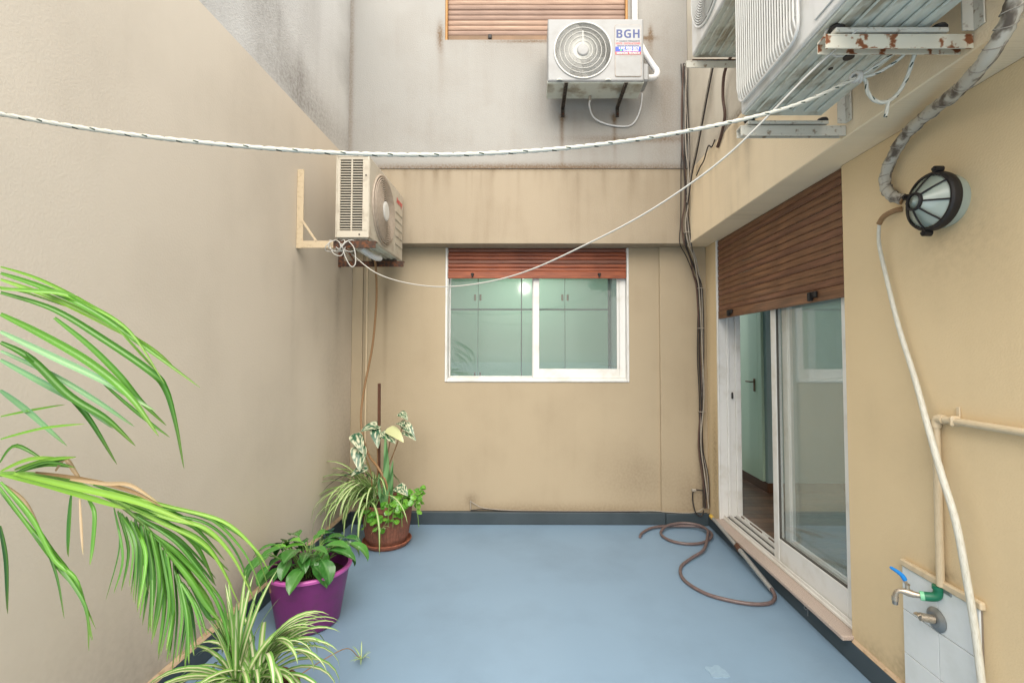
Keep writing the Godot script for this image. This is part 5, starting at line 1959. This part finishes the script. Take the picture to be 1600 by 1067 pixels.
	for k in 128:
		var an = rng.randf_range(0, TAU)
		var rad = sqrt(rng.randf())
		var x = 0.10 + cos(an) * rad * 0.13
		var z = 0.02 + sin(an) * rad * 0.12
		var y = 0.02 + rng.randf() * 0.10 * (1.3 - rad)
		if x > 0.13:
			y += rng.randf_range(-0.07, 0.10)
		if k >= 70:
			x = rng.randf_range(-0.05, 0.12)
			z = 0.10 + rng.randf() * 0.04
			y = rng.randf_range(0.0, 0.06)
		if k >= 92:
			x = rng.randf_range(-0.21, 0.08)
			z = sqrt(maxf(0.0, 0.036 - (x + 0.06) * (x + 0.06))) - 0.055 + rng.randf() * 0.015
			y = rng.randf_range(-0.13, 0.01) * (1.0 if k % 2 else 0.6)
		var r = rng.randf_range(0.012, 0.025)
		var pos = V(x, y, z)
		var out = V(x, 0.35, z * 1.2 + 0.12).normalized()
		var tilt = (out + V(rng.randf_range(-0.6, 0.6), rng.randf_range(-0.2, 0.6), rng.randf_range(-0.3, 0.6))).normalized()
		var f = tilt.cross(V(rng.randf_range(-1, 1), 0.2, rng.randf_range(-1, 1))).normalized()
		var pth = []
		for i in 8:
			var u = i / 7.0 - 0.5
			pth.append(pos + f * (2.0 * r * u) - tilt * (u * u * r * 0.8))
		var g = Color(0.055, 0.22, 0.02).lerp(Color(0.17, 0.40, 0.05), rng.randf())
		b = MB.new()
		b.leaf(pth, func(tt): return disc_width(tt, r), func(_t, s): return g.lerp(Color(0.24, 0.45, 0.12), 0.35 if absf(s) < 0.2 else 0.0), 0.06, 6, tilt)
		part(pi, "leaf", b, M.glossy_leaf)
	for k in 7:
		var x = rng.randf_range(-0.16, 0.2)
		b = MB.new()
		b.tube(smooth([V(x * 0.3, 0.0, 0.0), V(x * 0.8, 0.07, 0.06), V(x, 0.02, 0.12), V(x * 1.1, -0.10, 0.135)], 4), 0.0025, 5)
		part(pi, "stem", b, M.stem_green)
	# --- purple bucket pot with peace lily
	base = V(-1.150, 0, -2.50)
	t = thing("plant_pot", "purple plastic bucket pot with a magenta rim by the left wall", "plant pot", base)
	b = MB.new()
	b.lathe([[0.0, 0.004], [0.146, 0.004], [0.152, 0.012], [0.197, 0.272]], 48)
	b.lathe([[0.188, 0.284], [0.180, 0.20]], 48)
	part(t, "pot_body", b, M.purple_plastic)
	b = MB.new()
	b.lathe([[0.198, 0.2725], [0.207, 0.274], [0.209, 0.286], [0.205, 0.291], [0.190, 0.290], [0.188, 0.280]], 48)
	part(t, "rim", b, M.magenta_rim)
	b = MB.new()
	b.box(V(-0.13, 0.225, 0.135), V(0.018, 0.026, 0.012), 0.003, Basis(V(0, 1, 0), -0.77))
	b.box(V(-0.155, 0.21, -0.10), V(0.02, 0.05, 0.02), 0.004, Basis(V(0, 1, 0), 0.9))
	part(t, "handle_lug", b, M.sill_timber)
	soil_disc(t, 0.235, 0.182)
	var li = thing("peace_lily", "glossy dark green broad leaved plant filling the purple pot", "plant", base + V(0, 0.235, 0))
	for k in 52:
		var az = TAU * k / 52.0 * 6.0 + rng.randf_range(-0.3, 0.3)
		var ring = float(k) / 52.0
		var L = rng.randf_range(0.11, 0.17)
		var stem_l = lerpf(0.16, 0.24, ring) * rng.randf_range(0.55, 1.1)
		var lift = lerpf(1.45, 0.75, ring)
		var p0 = V(rng.randf_range(-0.05, 0.05), 0, rng.randf_range(-0.05, 0.05))
		var sp2 = strap_path(p0, az, stem_l, lift, 0.5, 5)
		var dirv = (sp2[-1] - sp2[-2]).normalized()
		b = MB.new()
		b.tube(sp2, 0.0028, 5)
		part(li, "stem", b, M.stem_green)
		var pth = strap_path(sp2[-1], az + rng.randf_range(-0.5, 0.5), L, asin(dirv.y) - 0.75, rng.randf_range(0.7, 1.7), 9)
		var w = rng.randf_range(0.026, 0.042)
		var g = Color(0.022, 0.11, 0.022).lerp(Color(0.07, 0.23, 0.04), rng.randf())
		if k % 9 == 4:
			g = Color(0.14, 0.40, 0.05)
		b = MB.new()
		b.leaf(pth, func(tt): return broad_width(tt, w), func(tt, s): return g.lerp(Color(0.16, 0.34, 0.12), 0.5 if absf(s) < 0.1 else (0.12 if sin(tt * 40.0 - absf(s) * 8.0) > 0.4 else 0.0)), 0.28, 8, Vector3.UP, 0.04)
		part(li, "leaf", b, M.glossy_leaf)
	# --- spider plant in the foreground
	base = V(-0.925, 0, -1.60)
	t = thing("plant_pot", "terracotta pot hidden under the foreground spider plant", "plant pot", base)
	b = MB.new()
	b.lathe([[0.0, 0.004], [0.10, 0.004], [0.135, 0.22], [0.147, 0.222], [0.149, 0.262], [0.136, 0.264], [0.130, 0.20]], 40)
	part(t, "pot_body", b, M.terracotta)
	soil_disc(t, 0.235, 0.13)
	sp = thing("spider_plant", "large green and cream striped spider plant in the foreground", "plant", base + V(0, 0.26, 0))
	for k in 44:
		var az = TAU * k * 0.618 + rng.randf_range(-0.3, 0.3)
		var org = V(rng.randf_range(-0.03, 0.03), 0.0, rng.randf_range(-0.03, 0.03))
		spider_leaf(sp, org, az, rng.randf_range(0.24, 0.38), rng.randf_range(0.8, 1.4), rng.randf_range(1.9, 3.0), rng.randf_range(0.008, 0.013))
	# upright tuft on the left and an arching crown on the right
	for k in 22:
		var az = rng.randf_range(0, TAU)
		spider_leaf(sp, V(-0.04, 0.03, 0.02), az, rng.randf_range(0.27, 0.38), rng.randf_range(1.3, 1.54), rng.randf_range(0.2, 0.9), rng.randf_range(0.008, 0.012))
	for k in 30:
		var az = rng.randf_range(-1.3, 1.0)
		spider_leaf(sp, V(0.05, 0.11, 0.02), az, rng.randf_range(0.18, 0.31), rng.randf_range(0.7, 1.45), rng.randf_range(1.6, 3.0), rng.randf_range(0.008, 0.0135))
	for k in 18:
		var az = rng.randf_range(1.2, 4.6)
		spider_leaf(sp, V(-0.03, 0.05, 0.03), az, rng.randf_range(0.24, 0.36), rng.randf_range(0.4, 0.9), rng.randf_range(1.4, 2.4), rng.randf_range(0.008, 0.0135))
	for k in 36:
		var az = rng.randf_range(0.2, 2.9)
		spider_leaf(sp, V(rng.randf_range(-0.08, 0.12), 0.03, 0.07), az, rng.randf_range(0.16, 0.30), rng.randf_range(0.1, 0.8), rng.randf_range(2.2, 3.0), rng.randf_range(0.007, 0.011))
	b = MB.new()
	b.tube(smooth([V(0.15, 0.06, 0.0), V(0.19, 0.05, -0.10), V(0.185, -0.06, -0.35), V(0.17, -0.20, -0.52), V(0.165, -0.228, -0.57)], 6), 0.0016, 5)
	part(sp, "runner", b, M.edge_timber)
	var bb = thing("spider_plantlet", "tiny spider plantlet lying on the blue floor at the end of a runner", "plant", base + V(0.165, 0.006, -0.575))
	for k in 10:
		spider_leaf(bb, V(0, 0.004, 0), TAU * k / 10.0, rng.randf_range(0.04, 0.085), rng.randf_range(0.2, 1.3), 1.0, 0.0035)

func pl(parent: Node, pts: Array, w: float, kind: int):
	var b := MB.new()
	var cols = [[Color(0.04, 0.15, 0.014), Color(0.11, 0.30, 0.035)], [Color(0.12, 0.30, 0.025), Color(0.22, 0.40, 0.06)], [Color(0.24, 0.15, 0.07), Color(0.40, 0.30, 0.18)], [Color(0.02, 0.085, 0.012), Color(0.06, 0.20, 0.02)], [Color(0.18, 0.36, 0.18), Color(0.30, 0.48, 0.27)]][kind]
	var g = cols[0].lerp(cols[1], rng.randf())
	var tip = g.lerp(Color(0.20, 0.20, 0.05), 0.45)
	var q = smooth(pts, 6)
	var ref = V(rng.randf_range(-0.3, 0.3), 0.55, 1.0).normalized()
	w *= 0.58
	b.leaf(q, func(t): return w * pow(sin(PI * clampf(0.10 + 0.90 * t, 0, 1)), 0.75) + 0.0003, func(t, s): return g.lerp(tip, smoothstep(0.7, 1.0, t)).lerp(Color(0.20, 0.42, 0.08), 0.35 if absf(s) < 0.2 and kind != 2 else 0.0), 0.75, 4, ref)
	part(parent, "leaflet", b, M.palm_leaf)

func palm():
	var t = thing("palm", "potted palm at the left edge with arching fronds reaching into the patio", "palm", V(-1.18, 0, -0.62))
	var b := MB.new()
	b.lathe([[0.0, 0.004], [0.12, 0.004], [0.165, 0.30], [0.178, 0.302], [0.178, 0.33], [0.165, 0.33], [0.158, 0.26]], 36)
	part(t, "pot", b, M.terracotta)
	soil_disc(t, 0.28, 0.155)
	b = MB.new()
	b.tube(smooth([V(0, 0.26, 0), V(-0.01, 0.45, -0.02), V(-0.02, 0.62, -0.04)], 4), [0.032, 0.032, 0.031, 0.03, 0.03, 0.028, 0.026, 0.024, 0.022], 10)
	part(t, "stem", b, M.edge_timber)
	var o = V(-1.18, 0, -0.62)
	# lower frond
	var rachis = [V(-1.20, 0.60, -0.66), V(-1.235, 0.90, -0.84), V(-1.255, 1.09, -1.02), V(-1.253, 1.112, -1.10), V(-1.170, 1.110, -1.12), V(-1.087, 1.096, -1.12), V(-1.003, 1.061, -1.12), V(-0.941, 1.021, -1.12), V(-0.896, 0.981, -1.12), V(-0.851, 0.932, -1.12), V(-0.811, 0.879, -1.12), V(-0.797, 0.852, -1.12)]
	var f = MeshInstance3D.new()
	b = MB.new()
	b.col = Color(0.14, 0.30, 0.05)
	var q = smooth(rachis, 5)
	var rr = []
	for i in q.size():
		rr.append(lerpf(0.008, 0.0016, float(i) / q.size()))
	b.tube(q, rr, 7)
	f = part(t, "frond", b, M.palm_leaf)
	f.position = -o
	pl(f, [V(-0.953, 1.044, -1.089), V(-0.936, 0.956, -1.089), V(-0.964, 0.836, -1.088)], 0.0033, 3)
	pl(f, [V(-0.961, 1.025, -1.115), V(-0.910, 0.953, -1.095), V(-0.901, 0.873, -1.076)], 0.0057, 0)
	pl(f, [V(-0.959, 1.039, -1.097), V(-0.918, 0.936, -1.078), V(-0.922, 0.865, -1.060)], 0.0050, 0)
	pl(f, [V(-0.970, 1.026, -1.119), V(-0.931, 0.941, -1.107), V(-0.936, 0.853, -1.096)], 0.0050, 3)
	pl(f, [V(-0.955, 1.011, -1.126), V(-0.919, 0.931, -1.123), V(-0.922, 0.810, -1.119)], 0.0066, 0)
	pl(f, [V(-0.950, 1.025, -1.107), V(-0.903, 0.956, -1.095), V(-0.903, 0.846, -1.083)], 0.0058, 3)
	pl(f, [V(-0.939, 1.022, -1.095), V(-0.883, 0.968, -1.071), V(-0.868, 0.853, -1.048)], 0.0058, 0)
	pl(f, [V(-0.932, 0.991, -1.137), V(-0.890, 0.902, -1.116), V(-0.891, 0.791, -1.095)], 0.0074, 0)
	pl(f, [V(-0.920, 1.012, -1.097), V(-0.875, 0.947, -1.077), V(-0.866, 0.826, -1.057)], 0.0065, 3)
	pl(f, [V(-0.925, 1.004, -1.109), V(-0.855, 0.947, -1.064), V(-0.833, 0.853, -1.019)], 0.0065, 0)
	pl(f, [V(-0.913, 0.981, -1.134), V(-0.857, 0.895, -1.085), V(-0.818, 0.794, -1.037)], 0.0074, 3)
	pl(f, [V(-0.887, 1.004, -1.087), V(-0.880, 0.888, -1.105), V(-0.906, 0.761, -1.122)], 0.0065, 3)
	pl(f, [V(-0.895, 1.001, -1.104), V(-0.854, 0.897, -1.083), V(-0.844, 0.777, -1.061)], 0.0065, 3)
	pl(f, [V(-0.901, 0.964, -1.136), V(-0.839, 0.870, -1.094), V(-0.828, 0.761, -1.051)], 0.0074, 0)
	pl(f, [V(-0.882, 0.989, -1.100), V(-0.867, 0.873, -1.108), V(-0.884, 0.759, -1.116)], 0.0065, 0)
	pl(f, [V(-0.877, 0.983, -1.102), V(-0.843, 0.881, -1.089), V(-0.847, 0.763, -1.077)], 0.0065, 0)
	pl(f, [V(-0.897, 0.942, -1.151), V(-0.858, 0.820, -1.130), V(-0.857, 0.689, -1.110)], 0.0074, 3)
	pl(f, [V(-0.875, 0.973, -1.114), V(-0.852, 0.855, -1.113), V(-0.870, 0.738, -1.112)], 0.0065, 0)
	pl(f, [V(-0.872, 0.966, -1.109), V(-0.836, 0.843, -1.097), V(-0.839, 0.719, -1.085)], 0.0065, 0)
	pl(f, [V(-0.872, 0.931, -1.136), V(-0.817, 0.827, -1.097), V(-0.800, 0.742, -1.058)], 0.0066, 0)
	pl(f, [V(-0.858, 0.957, -1.106), V(-0.813, 0.837, -1.082), V(-0.813, 0.733, -1.059)], 0.0058, 3)
	pl(f, [V(-0.852, 0.941, -1.106), V(-0.829, 0.830, -1.106), V(-0.845, 0.721, -1.106)], 0.0058, 3)
	pl(f, [V(-0.846, 0.921, -1.121), V(-0.817, 0.808, -1.102), V(-0.810, 0.706, -1.083)], 0.0074, 0)
	pl(f, [V(-0.839, 0.944, -1.096), V(-0.818, 0.825, -1.101), V(-0.834, 0.715, -1.106)], 0.0065, 0)
	pl(f, [V(-0.830, 0.935, -1.094), V(-0.807, 0.808, -1.089), V(-0.818, 0.702, -1.084)], 0.0065, 0)
	pl(f, [V(-0.837, 0.884, -1.132), V(-0.794, 0.800, -1.108), V(-0.789, 0.701, -1.083)], 0.0066, 3)
	pl(f, [V(-0.830, 0.915, -1.112), V(-0.828, 0.786, -1.129), V(-0.850, 0.639, -1.145)], 0.0058, 3)
	pl(f, [V(-0.834, 0.900, -1.119), V(-0.789, 0.816, -1.090), V(-0.779, 0.717, -1.060)], 0.0058, 0)
	pl(f, [V(-0.805, 0.868, -1.108), V(-0.769, 0.801, -1.087), V(-0.744, 0.727, -1.066)], 0.0082, 0)
	pl(f, [V(-0.813, 0.888, -1.103), V(-0.779, 0.803, -1.095), V(-0.778, 0.686, -1.086)], 0.0072, 3)
	pl(f, [V(-0.806, 0.879, -1.099), V(-0.769, 0.805, -1.077), V(-0.747, 0.716, -1.055)], 0.0072, 0)
	pl(f, [V(-0.809, 0.859, -1.118), V(-0.762, 0.815, -1.099), V(-0.727, 0.764, -1.081)], 0.0057, 0)
	pl(f, [V(-0.788, 0.878, -1.086), V(-0.774, 0.802, -1.100), V(-0.772, 0.714, -1.114)], 0.0050, 3)
	pl(f, [V(-0.786, 0.879, -1.079), V(-0.751, 0.829, -1.075), V(-0.729, 0.759, -1.072)], 0.0050, 0)
	pl(f, [V(-0.917, 1.013, -1.105), V(-0.888, 0.931, -1.099), V(-0.870, 0.850, -1.092)], 0.0066, 3)
	pl(f, [V(-0.991, 1.076, -1.106), V(-0.869, 1.011, -1.126), V(-0.783, 0.977, -1.147), V(-0.727, 0.902, -1.167), V(-0.688, 0.797, -1.187)], 0.0070, 1)
	pl(f, [V(-1.025, 1.088, -1.113), V(-0.917, 1.038, -1.144), V(-0.791, 0.989, -1.174), V(-0.704, 0.915, -1.204), V(-0.677, 0.802, -1.235)], 0.0057, 0)
	pl(f, [V(-0.988, 1.087, -1.094), V(-0.882, 1.022, -1.126), V(-0.782, 0.982, -1.158), V(-0.726, 0.893, -1.190), V(-0.695, 0.739, -1.222)], 0.0050, 3)
	pl(f, [V(-1.016, 1.087, -1.115), V(-0.900, 1.029, -1.141), V(-0.791, 0.995, -1.168), V(-0.715, 0.900, -1.195), V(-0.680, 0.783, -1.221)], 0.0050, 0)
	pl(f, [V(-1.049, 1.089, -1.127), V(-0.884, 1.032, -1.145), V(-0.749, 0.987, -1.163), V(-0.678, 0.913, -1.180), V(-0.655, 0.855, -1.198)], 0.0060, 1)
	pl(f, [V(-0.954, 1.016, -1.135), V(-0.871, 0.977, -1.159), V(-0.823, 0.918, -1.182), V(-0.793, 0.817, -1.205)], 0.0098, 0)
	pl(f, [V(-0.926, 0.999, -1.129), V(-0.863, 0.942, -1.165), V(-0.830, 0.864, -1.202), V(-0.811, 0.795, -1.238)], 0.0066, 0)
	pl(f, [V(-0.932, 1.016, -1.118), V(-0.861, 0.960, -1.151), V(-0.826, 0.898, -1.183), V(-0.797, 0.823, -1.216)], 0.0058, 0)
	pl(f, [V(-0.910, 1.020, -1.101), V(-0.828, 0.960, -1.111), V(-0.778, 0.892, -1.122), V(-0.743, 0.832, -1.133)], 0.0058, 3)
	pl(f, [V(-0.885, 0.986, -1.106), V(-0.831, 0.931, -1.123), V(-0.775, 0.859, -1.140), V(-0.740, 0.796, -1.156), V(-0.732, 0.715, -1.173)], 0.0057, 0)
	pl(f, [V(-0.879, 0.973, -1.112), V(-0.816, 0.909, -1.126), V(-0.752, 0.821, -1.139), V(-0.725, 0.722, -1.153), V(-0.732, 0.659, -1.166)], 0.0057, 0)
	pl(f, [V(-0.880, 0.981, -1.103), V(-0.833, 0.913, -1.132), V(-0.778, 0.836, -1.160), V(-0.759, 0.775, -1.188), V(-0.760, 0.650, -1.216)], 0.0050, 0)
	pl(f, [V(-0.900, 0.969, -1.135), V(-0.846, 0.912, -1.158), V(-0.791, 0.819, -1.181), V(-0.765, 0.734, -1.205), V(-0.767, 0.643, -1.228)], 0.0050, 0)
	pl(f, [V(-0.871, 0.952, -1.124), V(-0.812, 0.867, -1.145), V(-0.777, 0.791, -1.166), V(-0.766, 0.719, -1.186)], 0.0090, 1)
	pl(f, [V(-0.844, 0.936, -1.111), V(-0.794, 0.868, -1.120), V(-0.761, 0.805, -1.129), V(-0.736, 0.762, -1.139)], 0.0098, 0)
	pl(f, [V(-0.859, 0.950, -1.117), V(-0.810, 0.868, -1.146), V(-0.788, 0.766, -1.175), V(-0.780, 0.711, -1.203)], 0.0086, 0)
	pl(f, [V(-0.848, 0.941, -1.109), V(-0.807, 0.860, -1.135), V(-0.778, 0.761, -1.162), V(-0.769, 0.744, -1.188)], 0.0086, 0)
	pl(f, [V(-0.844, 0.894, -1.134), V(-0.806, 0.827, -1.160), V(-0.791, 0.752, -1.187)], 0.0090, 0)
	pl(f, [V(-0.959, 1.065, -1.089), V(-0.875, 1.002, -1.120), V(-0.774, 0.925, -1.151), V(-0.716, 0.777, -1.182)], 0.0060, 1)
	pl(f, [V(-0.957, 1.042, -1.112), V(-0.865, 0.991, -1.137), V(-0.786, 0.932, -1.161), V(-0.737, 0.820, -1.186)], 0.0060, 1)
	pl(f, [V(-0.982, 1.065, -1.127), V(-0.924, 1.030, -1.152), V(-0.851, 0.987, -1.178), V(-0.774, 0.915, -1.204)], 0.0090, 0)
	pl(f, [V(-0.947, 1.055, -1.094), V(-0.872, 1.003, -1.127), V(-0.803, 0.932, -1.160), V(-0.749, 0.853, -1.193)], 0.0079, 0)
	pl(f, [V(-0.963, 1.058, -1.109), V(-0.898, 1.008, -1.141), V(-0.828, 0.970, -1.173), V(-0.770, 0.875, -1.205)], 0.0079, 3)
	pl(f, [V(-1.204, 1.121, -1.077), V(-1.092, 1.099, -1.071), V(-0.964, 1.065, -1.066), V(-0.902, 1.049, -1.061)], 0.0100, 1)
	pl(f, [V(-1.171, 1.124, -1.075), V(-1.009, 1.093, -1.067), V(-0.870, 1.065, -1.059), V(-0.739, 1.019, -1.051)], 0.0120, 1)
	pl(f, [V(-1.145, 1.121, -1.096), V(-1.030, 1.108, -1.089), V(-0.910, 1.084, -1.081), V(-0.829, 1.050, -1.073)], 0.0070, 2)
	pl(f, [V(-1.042, 1.111, -1.074), V(-0.953, 1.104, -1.064), V(-0.887, 1.104, -1.054), V(-0.816, 1.070, -1.043)], 0.0070, 2)
	pl(f, [V(-1.207, 1.147, -1.078), V(-1.182, 1.183, -1.089), V(-1.122, 1.145, -1.099)], 0.0074, 0)
	pl(f, [V(-1.182, 1.129, -1.086), V(-1.093, 1.154, -1.071), V(-1.013, 1.165, -1.056)], 0.0080, 1)
	pl(f, [V(-1.184, 1.121, -1.097), V(-1.120, 1.137, -1.098), V(-1.056, 1.132, -1.099)], 0.0066, 0)
	pl(f, [V(-1.168, 1.127, -1.078), V(-1.097, 1.145, -1.077), V(-1.033, 1.162, -1.077)], 0.0058, 3)
	pl(f, [V(-1.159, 1.128, -1.067), V(-1.080, 1.152, -1.060), V(-1.011, 1.142, -1.054)], 0.0058, 3)
	pl(f, [V(-1.093, 1.125, -1.092), V(-1.071, 1.151, -1.093), V(-1.049, 1.122, -1.094), V(-1.039, 1.106, -1.096)], 0.0080, 2)
	pl(f, [V(-1.209, 1.126, -1.081), V(-1.136, 1.155, -1.076), V(-1.063, 1.159, -1.072)], 0.0080, 1)
	pl(f, [V(-1.044, 1.075, -1.082), V(-1.050, 0.998, -1.087), V(-1.056, 0.931, -1.091)], 0.0090, 0)
	pl(f, [V(-1.011, 1.075, -1.067), V(-0.992, 1.010, -1.055), V(-0.977, 0.956, -1.043)], 0.0060, 2)
	pl(f, [V(-1.005, 1.065, -1.081), V(-0.978, 1.035, -1.070), V(-0.970, 0.968, -1.059), V(-0.966, 0.932, -1.048)], 0.0074, 0)
	pl(f, [V(-1.199, 1.106, -1.073), V(-1.133, 1.034, -1.073), V(-1.071, 0.952, -1.072), V(-1.022, 0.890, -1.072), V(-0.970, 0.781, -1.072)], 0.0074, 0)
	pl(f, [V(-1.213, 1.082, -1.086), V(-1.119, 0.991, -1.076), V(-1.049, 0.923, -1.067), V(-0.980, 0.837, -1.058), V(-0.963, 0.747, -1.049)], 0.0082, 0)
	pl(f, [V(-1.182, 1.109, -1.059), V(-1.115, 1.035, -1.062), V(-1.060, 0.938, -1.064), V(-1.008, 0.885, -1.067), V(-0.973, 0.758, -1.069)], 0.0072, 0)
	pl(f, [V(-1.197, 1.095, -1.070), V(-1.125, 0.997, -1.075), V(-1.066, 0.913, -1.081), V(-1.016, 0.844, -1.086), V(-0.997, 0.744, -1.092)], 0.0072, 0)
	pl(f, [V(-1.134, 1.042, -1.079), V(-1.090, 0.961, -1.075), V(-1.058, 0.890, -1.071), V(-1.038, 0.806, -1.068)], 0.0049, 3)
	pl(f, [V(-1.226, 0.998, -1.101), V(-1.218, 0.914, -1.111), V(-1.224, 0.786, -1.122)], 0.0082, 3)
	pl(f, [V(-1.195, 1.097, -1.079), V(-1.141, 1.059, -1.075), V(-1.097, 0.993, -1.070)], 0.0060, 2)
	# upper frond
	b = MB.new()
	b.col = Color(0.16, 0.34, 0.05)
	q = smooth([V(-1.19, 0.62, -0.64), V(-1.22, 1.0, -0.76), V(-1.25, 1.3, -0.90), V(-1.24, 1.5, -1.0), V(-1.15, 1.54, -1.01), V(-1.02, 1.50, -1.03)], 5)
	rr = []
	for i in q.size():
		rr.append(lerpf(0.008, 0.0012, float(i) / q.size()))
	b.tube(q, rr, 7)
	f = part(t, "frond", b, M.palm_leaf)
	f.position = -o
	pl(f, [V(-1.083, 1.527, -0.954), V(-1.051, 1.527, -0.987), V(-1.001, 1.520, -1.020), V(-0.939, 1.465, -1.053), V(-0.901, 1.427, -1.086)], 0.0100, 1)
	pl(f, [V(-1.136, 1.568, -1.000), V(-1.054, 1.538, -1.012), V(-0.961, 1.492, -1.024), V(-0.864, 1.421, -1.036), V(-0.734, 1.321, -1.048)], 0.0110, 0)
	pl(f, [V(-1.155, 1.585, -1.016), V(-1.073, 1.558, -1.020), V(-0.971, 1.506, -1.024), V(-0.878, 1.445, -1.029), V(-0.802, 1.331, -1.033)], 0.0060, 1)
	pl(f, [V(-1.131, 1.554, -0.996), V(-1.036, 1.515, -1.018), V(-0.936, 1.460, -1.040), V(-0.856, 1.407, -1.062), V(-0.823, 1.368, -1.084)], 0.0100, 1)
	pl(f, [V(-1.106, 1.523, -0.975), V(-1.014, 1.489, -0.997), V(-0.925, 1.426, -1.019), V(-0.837, 1.355, -1.040), V(-0.819, 1.315, -1.062), V(-0.811, 1.234, -1.084), V(-0.807, 1.128, -1.106)], 0.0120, 0)
	pl(f, [V(-1.156, 1.482, -1.021), V(-1.064, 1.435, -1.025), V(-0.962, 1.374, -1.030), V(-0.878, 1.303, -1.034), V(-0.815, 1.215, -1.038)], 0.0140, 0)
	pl(f, [V(-0.988, 1.471, -0.972), V(-0.939, 1.411, -1.003), V(-0.899, 1.345, -1.035), V(-0.876, 1.285, -1.067), V(-0.845, 1.229, -1.098)], 0.0100, 0)
	pl(f, [V(-1.130, 1.443, -0.999), V(-1.028, 1.388, -1.014), V(-0.932, 1.336, -1.029), V(-0.828, 1.269, -1.044)], 0.0120, 4)
	pl(f, [V(-1.123, 1.420, -0.994), V(-1.075, 1.383, -1.015), V(-1.008, 1.302, -1.035), V(-0.943, 1.248, -1.056), V(-0.898, 1.186, -1.077)], 0.0130, 0)
	pl(f, [V(-1.125, 1.383, -0.997), V(-1.068, 1.331, -1.033), V(-1.015, 1.280, -1.069), V(-0.976, 1.221, -1.105)], 0.0110, 4)
	pl(f, [V(-1.082, 1.397, -1.008), V(-1.036, 1.315, -1.049), V(-1.015, 1.242, -1.091), V(-0.988, 1.131, -1.133)], 0.0100, 0)
	pl(f, [V(-1.157, 1.317, -1.027), V(-1.132, 1.266, -1.064), V(-1.077, 1.181, -1.100)], 0.0100, 4)
	pl(f, [V(-1.148, 1.259, -1.022), V(-1.129, 1.267, -1.071), V(-1.105, 1.275, -1.120)], 0.0050, 1)
	pl(f, [V(-1.137, 1.212, -1.014), V(-1.060, 1.233, -1.029), V(-0.984, 1.241, -1.043)], 0.0050, 1)
	pl(f, [V(-0.897, 1.454, -1.017), V(-0.870, 1.397, -1.050), V(-0.851, 1.348, -1.082)], 0.0040, 1)
	pl(f, [V(-0.935, 1.331, -1.032), V(-0.877, 1.262, -1.058), V(-0.825, 1.205, -1.083)], 0.0060, 0)
	pl(f, [V(-1.141, 1.402, -1.011), V(-1.044, 1.345, -1.037), V(-0.961, 1.280, -1.063), V(-0.913, 1.228, -1.090)], 0.0090, 4)
